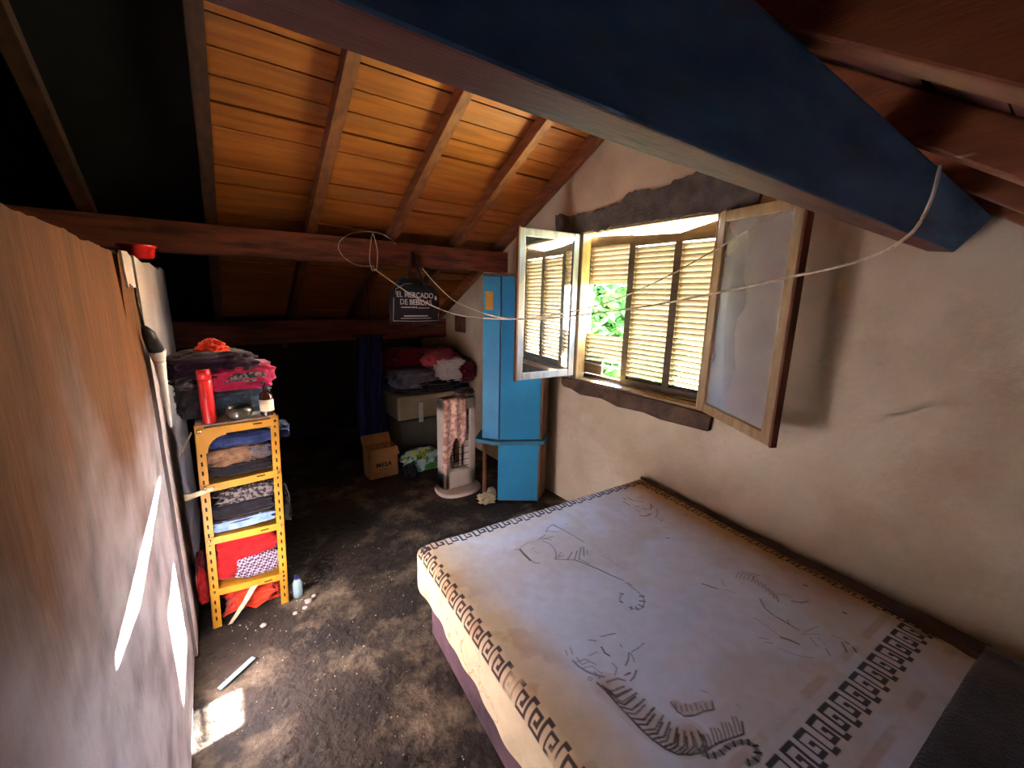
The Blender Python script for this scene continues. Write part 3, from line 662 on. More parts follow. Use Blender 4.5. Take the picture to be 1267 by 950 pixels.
def throw_geom():
    R = .05; drop = .155
    us = np.arange(-.22, BW+.012, .0034); vs = np.arange(-.16, 1.532, .0034)
    nu, nv = len(us), len(vs)
    V = np.zeros((nv, nu, 3)); UU, VV = np.meshgrid(us, vs)
    # roll the sheet over the left and far edges (quarter circle of radius R, then hanging)
    def roll(s):   # s = distance along the sheet; returns (flat position, drop)
        arc = R*PI/2
        pos = np.where(s > R, s, np.where(s > R-arc, R-R*np.sin((R-s)/R), R-R-0*s))
        dz = np.where(s > R, 0, np.where(s > R-arc, R-R*np.cos((R-s)/R), R+(R-arc-s)))
        return pos, dz
    pu, du = roll(UU+.012); pv, dv = roll(VV+.012)
    TZ = np.zeros_like(UU)
    cu = np.linspace(us[0], us[-1], 120); cv = np.linspace(vs[0], vs[-1], 110)
    tz = np.array([[top_z(max(a, 0), max(b, 0)) for a in cu] for b in cv])
    ji = np.clip((VV-cv[0])/(cv[1]-cv[0]), 0, 108.999); ii = np.clip((UU-cu[0])/(cu[1]-cu[0]), 0, 118.999)
    j0 = ji.astype(int); i0 = ii.astype(int); fj = ji-j0; fi = ii-i0
    TZ = (tz[j0, i0]*(1-fi)+tz[j0, i0+1]*fi)*(1-fj)+(tz[j0+1, i0]*(1-fi)+tz[j0+1, i0+1]*fi)*fj
    both = np.maximum(du, dv)+.35*np.minimum(du, dv)
    Z = TZ-np.minimum(both, .23)
    # hem ripples on the hanging part
    hang = np.clip((du-R)/.1, 0, 1)
    X = pu-hang*(.004*np.sin(VV*17+1)+.003*np.sin(VV*41))-.004
    Y = pv-.004-np.clip((dv-R)/.1, 0, 1)*.006*np.sin(UU*31)
    Z = Z+hang*.010*np.sin(VV*5+.6)
    V[..., 0] = BO.x+BC.x*X+BL.x*Y; V[..., 1] = BO.y+BC.y*X+BL.y*Y; V[..., 2] = Z+.004
    # ---- colours of the print
    rng = np.random.RandomState(3)
    def fbm(sc, seed, oct=5):
        out = np.zeros_like(UU); amp = .5
        r = np.random.RandomState(seed)
        for o in range(oct):
            n = 64; tab = r.rand(n, n)
            x = (UU+1)*sc; y = (VV+1)*sc; xi = np.floor(x).astype(int); yi = np.floor(y).astype(int); fx = x-xi; fy = y-yi
            fx = fx*fx*(3-2*fx); fy = fy*fy*(3-2*fy)
            a = tab[yi % n, xi % n]; b = tab[yi % n, (xi+1) % n]; c = tab[(yi+1) % n, xi % n]; d = tab[(yi+1) % n, (xi+1) % n]
            out += amp*((a*(1-fx)+b*fx)*(1-fy)+(c*(1-fx)+d*fx)*fy); amp *= .5; sc *= 2.03
        return out
    def L3(c): return np.array(lin(c)[:3])
    def mixc(Cc, c, a): return Cc*(1-a[..., None])+L3(c)*a[..., None]
    sst = lambda a, b, x: np.clip((x-a)/(b-a), 0, 1)**2*(3-2*np.clip((x-a)/(b-a), 0, 1))
    n1 = fbm(3, 1); n2 = fbm(9, 2); n3 = fbm(30, 3, 4)
    Cc = np.ones(UU.shape+(3,))*L3((198, 204, 220))
    Cc = mixc(Cc, (192, 186, 184), .75*sst(.46, .62, n1))
    ed = np.minimum(np.minimum(UU+.02, VV+.12), BW-UU)
    st = sst(.26, .02, ed+.22*(n1-.5)+.10*(n2-.5))
    st = np.where(VV < .12, np.minimum(st, .25+.75*sst(.12, .02, UU-.02)+.75*sst(1.2, 1.35, UU)), st)
    Cc = mixc(Cc, (206, 172, 110), st*.8)
    rs = sst(.44, .08, (BW-UU)+.35*(n1-.5))*sst(1.35, 1.1, VV)
    Cc = mixc(Cc, (160, 112, 52), rs*.8)
    Cc = mixc(Cc, (168, 124, 70), sst(.5, .62, n2)*st*.5)
    Cc = mixc(Cc, (232, 214, 170), sst(-.03, -.06, UU)*.8)
    vein = sst(.02, .0, np.abs(n2-.5))*sst(-.02, -.05, UU); Cc = mixc(Cc, (186, 132, 66), vein*.7)
    near = sst(1.2, 1.3, VV)
    band = (sst(1.27, 1.275, VV)*sst(1.30, 1.295, VV)+sst(1.445, 1.45, VV)*sst(1.475, 1.47, VV))*sst(.4, .55, n2)
    Cc = mixc(Cc, (170, 146, 128), np.clip(band, 0, 1)*.5)
    # greek key borders
    key = np.array([[1, 1, 1, 1, 1, 1, 0, 0], [1, 0, 0, 0, 0, 1, 0, 0], [1, 0, 1, 1, 0, 1, 0, 0], [1, 0, 0, 1, 0, 1, 0, 0], [1, 1, 1, 1, 0, 1, 0, 0], [1, 0, 0, 0, 0, 1, 1, 1]])
    key[5] = [0, 0, 0, 0, 0, 1, 1, 1]; key[:, 7] = [0, 0, 0, 0, 0, 1]
    def meander(along, across, a0, h, unit):
        q = (across-a0)/h; ok = (q >= 0) & (q < 1)
        c = np.floor((along/unit % 1)*8).astype(int) % 8; r = np.clip(np.floor(q*6).astype(int), 0, 5)
        return np.where(ok, key[r, c], 0.0)
    wear = .95*sst(.24, .36, n2+.15*n3)
    e1 = meander(UU+.01, VV, .012, .062, .072)*((UU > -.02) & (UU < BW-.05))
    e2 = meander(VV, UU, -.045, .075, .070)*((VV > .0) & (VV < 1.45))
    e3 = meander(VV, BW-.035-UU, .0, .062, .070)*((VV > .05) & (VV < 1.42))
    e4 = meander(UU, VV, 1.325, .085, .070)*((UU > .0) & (UU < BW-.06))
    gap = 1-.8*sst(.05, .0, np.abs(VV-.80))
    Cc = mixc(Cc, (36, 40, 74), e1*.95)
    Cc = mixc(Cc, (58, 44, 48), e2*wear*gap)
    Cc = mixc(Cc, (62, 40, 28), e3*wear)
    Cc = mixc(Cc, (52, 50, 60), e4*wear)
    # tigers: soft ochre body first, then the drawn strokes
    BODY = [(.235, .965), (.245, 1.0), (.25, 1.04), (.255, 1.08), (.26, 1.115), (.27, 1.15), (.29, 1.175), (.32, 1.185)]
    ink = np.zeros_like(UU); och = np.zeros_like(UU)
    def seg(P, Q, w, A, a):
        m = w+.004
        i0 = np.searchsorted(us, min(P[0], Q[0])-m); i1 = np.searchsorted(us, max(P[0], Q[0])+m)
        j0 = np.searchsorted(vs, min(P[1], Q[1])-m); j1 = np.searchsorted(vs, max(P[1], Q[1])+m)
        if i1 <= i0 or j1 <= j0: return
        px = UU[j0:j1, i0:i1]-P[0]; py = VV[j0:j1, i0:i1]-P[1]; dx, dy = Q[0]-P[0], Q[1]-P[1]
        t = np.clip((px*dx+py*dy)/(dx*dx+dy*dy+1e-9), 0, 1); d = np.hypot(px-t*dx, py-t*dy)
        A[j0:j1, i0:i1] = np.maximum(A[j0:j1, i0:i1], a*np.clip((w+.0012-d)/.0024, 0, 1))
    for k in range(len(BODY)-1):
        for w, a in ((.05, .25), (.038, .45), (.025, .6)): seg(BODY[k], BODY[k+1], w, och, a)
    for P, Q in (((.365, 1.11), (.375, 1.135)), ((.375, 1.135), (.44, 1.155))): seg(P, Q, .018, och, .6)
    for w, a, pl in STROKES:
        for P, Q in zip(pl[:-1], pl[1:]): seg(P, Q, max(w*.0006, .0015), ink, a)
    Cc = mixc(Cc, (150, 116, 60), och*(.6+.4*sst(.4, .6, n3)))
    Cc = mixc(Cc, (44, 40, 40), np.clip(ink*(.8+.5*n3), 0, 1))
    Cc *= (.9+.2*n3)[..., None]
    return V.reshape(-1, 3), nu, nv, np.clip(Cc, 0, 1).reshape(-1, 3)
V, nu, nv, Cc = throw_geom()
me = bpy.data.meshes.new('bedspread')
idx = np.arange(nu*nv).reshape(nv, nu)
F = np.stack([idx[:-1, :-1], idx[1:, :-1], idx[1:, 1:], idx[:-1, 1:]], -1).reshape(-1, 4)
me.vertices.add(len(V)); me.vertices.foreach_set('co', V.astype(np.float32).ravel())
me.loops.add(F.size); me.loops.foreach_set('vertex_index', F.astype(np.int32).ravel())
me.polygons.add(len(F)); me.polygons.foreach_set('loop_start', np.arange(0, F.size, 4, dtype=np.int32))
me.polygons.foreach_set('loop_total', np.full(len(F), 4, np.int32)); me.polygons.foreach_set('use_smooth', np.ones(len(F), bool))
at = me.color_attributes.new('print', 'FLOAT_COLOR', 'POINT')
at.data.foreach_set('color', np.hstack([Cc, np.ones((len(Cc), 1))]).astype(np.float32).ravel())
me.update(); me.validate()
me.materials.append(attr_mat('bedspread'))
o = bpy.data.objects.new('bedspread', me); COL.objects.link(o)
tag(o, 'stained white bedspread printed with tigers and a greek key border', 'bedspread')
# dark blanket over the near end and tucked between bed and wall
def bl(u, v):
    U = -.02+(BW+.06)*u; Vv = 1.525+.42*v
    z = top_z(min(U, BW), 1.5)+.012+.012*nz((U, Vv, 0), 5, 6)-.10*max(0, v-.85)
    return bed_pt(U, Vv, z)
g = G(); g.sheet(bl, 50, 20); tag(g.build('blanket', 'dark_blanket', None, solid=.012), 'dark navy blanket across the near end of the bed', 'blanket')
def bl2(u, v):
    Vv = .02+1.52*u
    wallx = 2.178
    inner = bed_pt(BW-.02, Vv, 0).x-.0
    x = inner+(wallx-inner)*v
    z = top_z(BW, Vv)+.004+.008*nz((Vv, v, 0), 7)+.022*math.sin(PI*v)-.03*v
    return (x, bed_pt(BW, Vv, 0).y, z+.0)
g = G(); g.sheet(bl2, 60, 8); tag(g.build('blanket', 'mattress', None, solid=.008), 'dark brown blanket strip tucked between bedspread and window wall', 'blanket')

# ------------------------------------------------------------------ blue cabinet
cab = thing('cabinet', (1.85, 2.55, 0), 'tall turquoise blue cabinet with an angled front below the window', 'cabinet')
g = G(); g.prism([(1.715, 2.49, 0.012), (1.965, 2.315, .012), (2.13, 2.42, .012), (2.13, 2.80, .012), (1.80, 2.62, .012)], (0, 0, .478)); g.build('lower_body', 'cab_wood', cab)
def panel(g, P, Q, z0, z1, th=.012):
    P, Q = Vector((P[0], P[1], 0)), Vector((Q[0], Q[1], 0)); d = (Q-P); n = Vector((d.y, -d.x, 0)).normalized()
    g.prism([P+Vector((0, 0, z0)), Q+Vector((0, 0, z0)), Q+Vector((0, 0, z1)), P+Vector((0, 0, z1))], n*th)
g = G(); panel(g, (1.705, 2.496), (1.962, 2.316), .022, .485); tag(g.build('door', 'cab_blue', cab, bevel=.003), 'lower blue door with chipped edges')
g = G(); panel(g, (1.960, 2.3165), (1.972, 2.308), .012, .49, .016); g.build('edge_strip', 'cab_wood', cab)
g = G(); g.prism([(1.640, 2.50, .488), (1.700, 2.440, .488), (1.985, 2.285, .488), (2.14, 2.40, .488), (2.14, 2.78, .488), (1.72, 2.78, .488), (1.575, 2.63, .488)], (0, 0, .03)); g.build('ledge', 'cab_trim', cab, bevel=.004)
g = G(); g.prism([(1.712, 2.492, .519), (1.985, 2.33, .519), (2.14, 2.42, .519), (2.14, 2.82, .519), (1.80, 2.82, .519), (1.628, 2.60, .519)], (0, 0, 1.222)); g.build('upper_body', 'cab_wood', cab)
g = G(); panel(g, (1.712, 2.491), (1.978, 2.333), .525, 1.738); g.build('upper_panel', 'cab_blue', cab, bevel=.003)
g = G(); panel(g, (1.628, 2.600), (1.708, 2.494), .525, 1.735); tag(g.build('upper_panel', 'cab_blue', cab, bevel=.003), 'narrow angled blue side panel')
g = G(); panel(g, (1.976, 2.334), (1.990, 2.327), .519, 1.738, .014); g.build('edge_strip', 'cab_wood', cab)
g = G(); g.prism([(1.61, 2.6, 1.742), (1.70, 2.475, 1.742), (1.995, 2.31, 1.742), (2.14, 2.42, 1.742), (2.14, 2.82, 1.742), (1.80, 2.82, 1.742)], (0, 0, .014)); g.build('top_board', 'cab_wood', cab)
g = G(); g.box(1.635, 1.655, 2.585, 2.61, .01, .487); g.build('leg', 'cab_wood', cab)
g = G(); P, Q = Vector((1.640, 2.5855, 0)), Vector((1.676, 2.538, 0)); d = Q-P; n_ = Vector((d.y, -d.x, 0)).normalized()*.0135
g.prism([P+n_+Vector((0, 0, 1.50)), Q+n_+Vector((0, 0, 1.50)), Q+n_+Vector((0, 0, 1.63)), P+n_+Vector((0, 0, 1.63))], n_*.12); tag(g.build('sticker', 'yellow_paint', cab), 'yellow sticker near the top')

# ------------------------------------------------------------------ slotted steel shelf
LEAN = .036
sh = thing('metal_shelf', (.03, 2.35, 0), 'yellow slotted steel shelf rack leaning beside the partition', 'shelf')
X0, X1, Y0, Y1, HS = -.139, .187, 2.20, 2.50, 1.015
def lx(x, z): return x+LEAN*z/HS
def post(x, y, sx, sy):
    g = G(); w = .036; t = .003
    for z0, z1 in ((0.004, HS),):
        for (ax0, ax1, ay0, ay1) in ((min(0, sx*w), max(0, sx*w), min(0, sy*t), max(0, sy*t)), (min(0, sx*t), max(0, sx*t), min(0, sy*w), max(0, sy*w))):
            g.hexa([(lx(x, z0)+ax0, y+ay0, z0), (lx(x, z0)+ax1, y+ay0, z0), (lx(x, z0)+ax1, y+ay1, z0), (lx(x, z0)+ax0, y+ay1, z0),
                    (lx(x, z1)+ax0, y+ay0, z1), (lx(x, z1)+ax1, y+ay0, z1), (lx(x, z1)+ax1, y+ay1, z1), (lx(x, z1)+ax0, y+ay1, z1)])
    p = g.build('post', 'yellow_paint', sh)
    if sy > 0:
        g = G()
        z = .045
        while z < HS-.05:
            cx = lx(x, z)+sx*.018
            g.box(cx-.0035, cx+.0035, y-.0016, y-.0002, z, z+.020); z += .0435
        tag(g.build('slots', 'slot', p), kind='stuff')
for x, y, sx, sy in ((X0, Y0, 1, 1), (X1, Y0, -1, 1), (X0, Y1, 1, -1), (X1, Y1, -1, -1)): post(x, y, sx, sy)
LV = [(1.000, 1.005), (.735, .745), (.478, .462), (.212, .180)]
tops = []
for i, (za, zb) in enumerate(LV):
    g = G(); a, b = lx(X0, za), lx(X1, zb)
    g.hexa([(a+.004, Y0-.004, za-.034), (b-.004, Y0-.004, zb-.034), (b-.004, Y0-.001, zb-.034), (a+.004, Y0-.001, za-.034), (a+.004, Y0-.004, za), (b-.004, Y0-.004, zb), (b-.004, Y0-.001, zb), (a+.004, Y0-.001, za)])
    g.hexa([(a+.004, Y0-.003, za-.003), (b-.004, Y0-.003, zb-.003), (b-.004, Y1-.004, zb-.003), (a+.004, Y1-.004, za-.003), (a+.004, Y0-.003, za), (b-.004, Y0-.003, zb), (b-.004, Y1-.004, zb), (a+.004, Y1-.004, za)])
    s_ = g.build('shelf_board', 'yellow_paint', sh)
    g = G(); g.box(a+.22, a+.255, Y0-.0052, Y0-.0042, zb-.016, zb-.010); g.build('slot', 'slot', s_)
    for bx, bz in ((a+.018, za-.012), (b-.018, zb-.012)):
        g = G(); g.lathe((bx, Y0-.006, bz), [(.007, -.003), (.007, .003), (.003, .005)], 6, tilt=Matrix.Rotation(PI/2, 3, 'X')); g.build('bolt', 'chrome', s_)
g = G()   # curved corner gusset
pts = [(lx(X0, .96)+.004, Y0-.006, .998), (lx(X0, .96)+.115, Y0-.006, .998), (lx(X0, .96)+.115, Y0-.006, .962)]
for k in range(7):
    a = PI/2*k/6; pts.append((lx(X0, .96)+.115-.075*math.sin(a), Y0-.006, .962-.075*(1-math.cos(a))))
pts.append((lx(X0, .89)+.004, Y0-.006, .887)); g.prism(pts, (0, .002, 0)); g.build('gusset', 'yellow_paint', sh)

def cl(name, label, cat, m, c, a, b, h, grp=None, **k):
    if grp == GS and b > .1 and c[0] > -.14 and c[2] > .1:
        c = (c[0], c[1]-.02, c[2]); b *= 1.15; k['clip'] = (lx(X0, c[2])+.006, lx(X1, c[2])-.006, Y0+(.0 if m == 'c_check' else .006), Y1-.005)
    g = G(); lump(g, c, a, b, h, **k); return tag(g.build(name, m, None), label, cat, grp)
GS = 'clothes on the yellow shelf'
xc = lambda z: (lx(X0, z)+lx(X1, z))/2
# inside the shelf, from the top bay down
cl('folded_clothes', 'dark denim garment stuffed under the top shelf board', 'clothes', 'c_denim', (xc(.9)+.03, 2.36, .875), .13, .13, .085, GS, amp=.3, seed=1)
cl('folded_clothes', 'tan and grey crumpled garment in the top bay', 'clothes', 'c_tan', (xc(.8)-.025, 2.34, .800), .115, .13, .095, GS, amp=.35, fs=16, seed=2)
cl('folded_clothes', 'rolled grey garment beside the crumpled tan one', 'clothes', 'c_grey', (xc(.8)+.085, 2.33, .815), .05, .12, .07, GS, amp=.3, fs=14, seed=3)
cl('folded_clothes', 'black folded trousers lying on the second shelf board', 'clothes', 'c_black', (xc(.76), 2.345, .748), .132, .135, .07, GS, amp=.15, layers=4, seed=4)
cl('folded_clothes', 'black lacy cloth hanging below the second shelf board', 'clothes', 'c_lace', (xc(.66)+.03, 2.335, .610), .12, .13, .085, GS, amp=.35, fs=16, seed=5)
cl('folded_clothes', 'black folded garment above the pale blue cloth', 'clothes', 'c_black', (xc(.55), 2.345, .540), .135, .135, .085, GS, amp=.12, layers=3, seed=6)
cl('folded_clothes', 'pale blue and white folded cloth on the third shelf board', 'clothes', 'c_sky', (xc(.5)+.0, 2.34, .480), .135, .135, .06, GS, amp=.16, layers=4, seed=7)
cl('folded_clothes', 'charcoal folded garment lying over the pale blue cloth', 'clothes', 'c_char', (xc(.52)+.0, 2.345, .512), .138, .135, .035, GS, amp=.2, layers=2, seed=8)
cl('folded_clothes', 'checked pink and grey fabric under the red cloth', 'clothes', 'c_check', (xc(.25)+.045, 2.325, .206), .10, .13, .12, GS, amp=.12, seed=9)
cl('folded_clothes', 'bright red cloth filling the fourth bay', 'clothes', 'c_red', (xc(.3)-.01, 2.35, .214), .135, .13, .235, GS, amp=.22, fs=6, seed=10)
cl('folded_clothes', 'orange red cloth on the floor under the lowest board', 'clothes', 'c_orange', (xc(.05)+.015, 2.345, .006), .105, .10, .11, GS, amp=.35, fs=10, seed=11)
def strap(u, v):
    z = .172-.155*v; return (.045-.115*v+.03*(u-.5)*(1.1-.5*v)+.004*nz((u, v, 0), 4), 2.185-.006*math.sin(v*PI)-.01*v, z)
g = G(); g.sheet(strap, 6, 16); tag(g.build('cloth_strip', 'c_cream', None, solid=.003), 'cream cloth strip dangling over the orange cloth', 'cloth', GS)
def rag(u, v):
    z = .985-.10*v-.02*u*(1-v); return (lx(X0, .95)-.006-.05*v*(1-.2*u)-.008*u, 2.21+.09*u, z+.004*nz((u, v, 1), 5))
g = G(); g.sheet(rag, 8, 10); tag(g.build('cloth_rag', 'c_cream', None, solid=.003), 'cream rag hanging from the upper left shelf corner', 'cloth', GS)
def rag2(u, v):
    return (lx(X0, .72)-.055+.11*u, 2.192-.004*math.sin(6*u), .715+.012*u-.028*v*(1-.3*u)+.003*nz((u, v, 1), 6))
g = G(); g.sheet(rag2, 10, 5); tag(g.build('cloth_rag', 'c_cream', None, solid=.003), 'cream rag poking out past the left post at the second board', 'cloth', GS)
cl('folded_clothes', 'blue sleeve sticking out right of the shelf near the top', 'clothes', 'c_denim', (lx(X1, .93)+.022, 2.36, .875), .035, .08, .06, GS, amp=.3, seed=31)
cl('plastic_bag', 'thin clear plastic bag bulging behind the right shelf post', 'bag', 'c_char', (lx(X1, .5)+.022, 2.38, .40), .022, .08, .18, None, amp=.3, seed=32)
cl('folded_clothes', 'red garment on the floor left of the shelf foot', 'clothes', 'c_red', (-.158, 2.37, .10), .022, .12, .20, GS, amp=.2, seed=33)
# on the shelf top
def top_at(x): return 1.0+.005*(x-X0)/(X1-X0)+.0015
g = G(); g.obox((-.10, 2.215, 1.0035), (1, 0, .012), (0, 1, 0), (0, 0, 1), (0, .30), (0, .26), (0, .008)); tag(g.build('board', 'c_pale', None), 'pale thin board lying on the shelf top', 'board')
zt = 1.0155
can = thing('drink_bottle', (-.044, 2.235, zt), 'tall red cylindrical bottle standing on the shelf top', 'bottle')
g = G(); g.lathe((-.044, 2.235, zt), [(.024, 0), (.027, .004), (.027, .19), (.025, .20)], 20); g.build('body', 'red_plastic', can)
g = G(); g.lathe((-.044, 2.235, zt+.2), [(.0265, 0), (.0265, .035), (.024, .04)], 20); g.build('cap', 'red_plastic', can)
bot = thing('pump_bottle', (.182, 2.235, zt+.003), 'brown bottle with a cream label standing on the shelf top', 'bottle')
g = G(); g.lathe((.182, 2.235, zt+.003), [(.026, 0), (.029, .005), (.029, .085), (.024, .105), (.012, .118), (.011, .125)], 20); g.build('body', 'amber', bot)
g = G(); g.lathe((.182, 2.235, zt+.025), [(.0296, 0), (.0296, .055)], 20); g.build('label', 'paper', bot)
g = G(); g.lathe((.182, 2.235, zt+.128), [(.013, 0), (.013, .016), (.005, .018), (.005, .04)], 12); g.tube([(.182, 2.235, zt+.166), (.165, 2.215, zt+.163)], .005); g.build('pump', 'black_plastic', bot)
jar = thing('glass_bowl', (.07, 2.245, zt+.002), 'greenish glass bowl between the red and brown bottles', 'bowl')
g = G(); g.lathe((.07, 2.245, zt+.002), [(.035, 0), (.05, .01), (.058, .035), (.054, .055), (.049, .055), (.052, .035), (.045, .014)], 24); g.build('body', 'glass_jar', jar)
GT = 'clothes heaped on top of the shelf'
cl('folded_clothes', 'slate blue folded cloth behind the glass bowl', 'clothes', 'c_slate', (.05, 2.385, zt), .15, .09, .145, GT, amp=.18, layers=3, seed=12)
cl('folded_clothes', 'dark heap of clothes at the left end of the shelf top', 'clothes', 'c_char', (-.098, 2.40, zt-.001), .055, .10, .20, GT, amp=.3, seed=13)
cl('folded_clothes', 'magenta folded garment with a grey print high on the heap', 'clothes', 'c_magenta', (.085, 2.36, 1.140), .14, .125, .125, GT, amp=.15, layers=3, seed=14)
cl('folded_clothes', 'grey lace tucked into the magenta garment', 'clothes', 'c_lace', (.105, 2.246, 1.185), .075, .012, .045, GT, amp=.3, seed=15, fs=14)
cl('folded_clothes', 'dark plum garment sagging across the heap', 'clothes', 'c_plum', (-.015, 2.385, 1.175), .15, .13, .15, GT, amp=.25, seed=16)
cl('folded_clothes', 'bright orange cloth peaking on the very top of the heap', 'clothes', 'c_orange', (-.0, 2.36, 1.295), .075, .07, .085, GT, amp=.4, seed=17, top=-.55, e=.9)
cl('folded_clothes', 'pale grey sock left of the red bottle', 'clothes', 'c_grey', (-.115, 2.29, 1.165), .03, .04, .05, GT, amp=.35, seed=18)
# at the shelf foot
bt = thing('plastic_bottle', (.235, 2.22, .004), 'small clear plastic bottle standing by the right shelf foot', 'bottle')
g = G(); g.lathe((.235, 2.22, .004), [(.02, 0), (.024, .005), (.024, .08), (.012, .105)], 14); g.build('body', 'shard', bt)
g = G(); g.lathe((.235, 2.22, .109), [(.013, 0), (.013, .018)], 12); g.build('cap', 'c_navy', bt)
for i, (x, y, s) in enumerate([(.27, 2.14, .016), (.245, 2.10, .012), (.20, 2.09, .010), (.06, 2.09, .012), (.30, 2.17, .010)]):
    g = G(); lump(g, (x, y, .002), s, s*.8, s*1.2, amp=.5, seed=40+i, nu=10, nv=7, e=.8)
    tag(g.build('plaster_crumb', 'c_pale', None), ['largest white plaster crumb, in front of the small clear bottle', 'white plaster crumb just left of the largest crumb', 'small white plaster crumb before the right shelf post', 'lone white plaster crumb before the middle of the shelf', 'rightmost small white plaster crumb by the clear bottle'][i], 'rubble', 'plaster crumbs by the shelf foot')
g = G(); rnd = random.Random(5)
for i in range(420):
    x, y = rnd.uniform(-.15, 1.2), rnd.uniform(.7, 2.6)
    if x > .58 and y < 1.65: continue
    s = rnd.uniform(.0015, .0045); z = floor_z(x, y)-.003
    g.add([(x-s, y-s, z), (x+s, y-s*.6, z), (x, y+s, z), (x, y, z+s*1.3)], [(0, 1, 3), (1, 2, 3), (2, 0, 3)])
tag(g.build('floor_crumbs', 'crumb'), 'pale specks of grit scattered over the dark floor', 'grit', kind='stuff')
g = G(); g.obox((-.06, 1.86, .004), (.80, .6, 0), (-.6, .8, 0), (0, 0, 1), (-.08, .08), (-.012, .010), (0, .004)); tag(g.build('glass_shard', 'shard', None), 'thin bluish strip lying on the floor near the partition', 'shard')

# ------------------------------------------------------------------ dark corner: heater, trunk, carton, bags
ht = thing('tower_heater', (1.54, 2.87, 0), 'cream tower heater on a flat base beside the cabinet', 'heater')
g = G(); pr = []
for k in range(28):
    a = 2*PI*k/28; c, s = math.cos(a), math.sin(a); r = 1/(abs(c)**2.6+abs(s)**2.6)**(1/2.6)
    pr.append((1.545+.19*r*c, 2.85+.15*r*s, .006))
g.prism(pr, (0, 0, .035)); g.build('base', 'heater', ht, bevel=.012)
g = G(); g.box(1.40, 1.455, 2.80, 2.94, .05, .80).box(1.625, 1.685, 2.80, 2.94, .05, .80).box(1.40, 1.685, 2.80, 2.94, .05, .20).box(1.40, 1.685, 2.80, 2.94, .70, .80).box(1.40, 1.685, 2.915, 2.94, .05, .80)
g.build('housing', 'heater', ht, bevel=.018)
g = G(); g.box(1.50, 1.58, 2.84, 2.90, .03, .07); g.build('neck', 'heater', ht)
g = G(); g.box(1.45, 1.63, 2.900, 2.914, .2, .7); g.build('reflector', 'chrome', ht)
for k in range(9):
    g = G(); z = .225+k*.055; g.tube([(1.45, 2.812, z), (1.63, 2.812, z)], .003, 6); g.build('grille_bar', 'chrome', ht)
for x in (1.50, 1.575):
    g = G(); g.tube([(x, 2.86, .21), (x, 2.86, .69)], .009, 8); g.build('heating_tube', 'white_plastic', ht)
def dr(u, v):
    x = 1.395+.19*u; s = v*(.62-.30*u+.08*math.sin(u*9))
    if s < .06: y, z = 2.90-s-.03, .808
    else: y, z = 2.787-.006*math.sin(u*14)-.004*nz((u, v, 0), 6), .806-(s-.06)
    return (x-.02*v*(1-u), y, z+.004*nz((u, v, 2), 5))
g = G(); g.sheet(dr, 26, 30); tag(g.build('garment', 'c_floral', None, solid=.004), 'pale floral garment draped over the tower heater', 'clothes')
g = G(); lump(g, (1.60, 2.835, .81), .055, .05, .05, amp=.4, seed=50); tag(g.build('garment', 'c_lace', None), 'dark lace garment lying on the heater top', 'clothes')

tr = thing('trunk', (1.75, 3.9, 0), 'beige storage trunk in the dark corner under the clothes heap', 'trunk')
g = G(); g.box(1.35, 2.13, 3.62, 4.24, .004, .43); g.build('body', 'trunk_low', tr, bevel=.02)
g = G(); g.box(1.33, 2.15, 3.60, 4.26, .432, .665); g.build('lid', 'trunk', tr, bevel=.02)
g = G(); g.box(1.53, 1.575, 3.583, 3.599, .40, .60); g.build('latch', 'white_plastic', tr, bevel=.004)
GC = 'clothes heaped on the trunk'
zt = .667
cl('folded_clothes', 'black blanket spread under the heap over the whole trunk lid', 'clothes', 'c_black', (1.74, 3.90, zt), .385, .30, .06, GC, amp=.1, seed=66)
zt = .715
cl('folded_clothes', 'grey folded clothes at the left of the trunk heap', 'clothes', 'c_grey', (1.54, 3.76, zt), .19, .15, .19, GC, amp=.25, layers=4, seed=60)
cl('folded_clothes', 'dark red garment lying behind on the trunk heap', 'clothes', 'c_wine', (1.60, 4.0, zt), .24, .14, .36, GC, amp=.3, seed=61, e=.7)
cl('folded_clothes', 'rose coloured bundle on top of the trunk heap', 'clothes', 'c_rose', (1.86, 3.80, zt+.06), .18, .15, .30, GC, amp=.3, seed=62, e=.7)
cl('folded_clothes', 'pale garment hanging out of the rose bundle', 'clothes', 'c_pale', (1.88, 3.64, zt+.01), .11, .05, .26, GC, amp=.3, seed=63, top=.4)
cl('folded_clothes', 'wine red clothes squeezed against the cabinet side', 'clothes', 'c_wine', (2.06, 3.72, zt), .11, .15, .25, GC, amp=.25, seed=64, e=.7)
cl('folded_clothes', 'black cloth hanging over the trunk front edge', 'clothes', 'c_black', (1.76, 3.67, zt-.03), .18, .10, .11, GC, amp=.3, seed=65)

cb = thing('carton', (1.11, 3.5, 0), 'open brown carton with dark lettering on the floor', 'box')
g = G(); x0, x1, y0, y1, h, t = .99, 1.245, 3.42, 3.59, .27, .005
g.box(x0, x1, y0, y0+t, .006, h).box(x0, x1, y1-t, y1, .006, h).box(x0, x0+t, y0, y1, .006, h).box(x1-t, x1, y0, y1, .006, h).box(x0, x1, y0, y1, .004, .01)
g.build('body', 'carton', cb)
for P, d, e in (((x0, y0, h), (1, 0, 0), (.0, -.05, -.055)), ((x0, y1, h), (1, 0, 0), (0, .05, .07))):
    g = G(); P = Vector(P); D = Vector(d)*(x1-x0); g.prism([P, P+D, P+D+Vector(e), P+Vector(e)], (0, 0, .004)); g.build('flap', 'carton', cb)
lettering('MESA', .058, (1.12, 3.4192, .105), (1, 0, 0), (0, 0, 1), 'dark_in', cb, bold=.0015)
g = G().box(1.075, 1.165, 3.4185, 3.4195, .078, .082); g.build('print_rule', 'dark_in', cb)

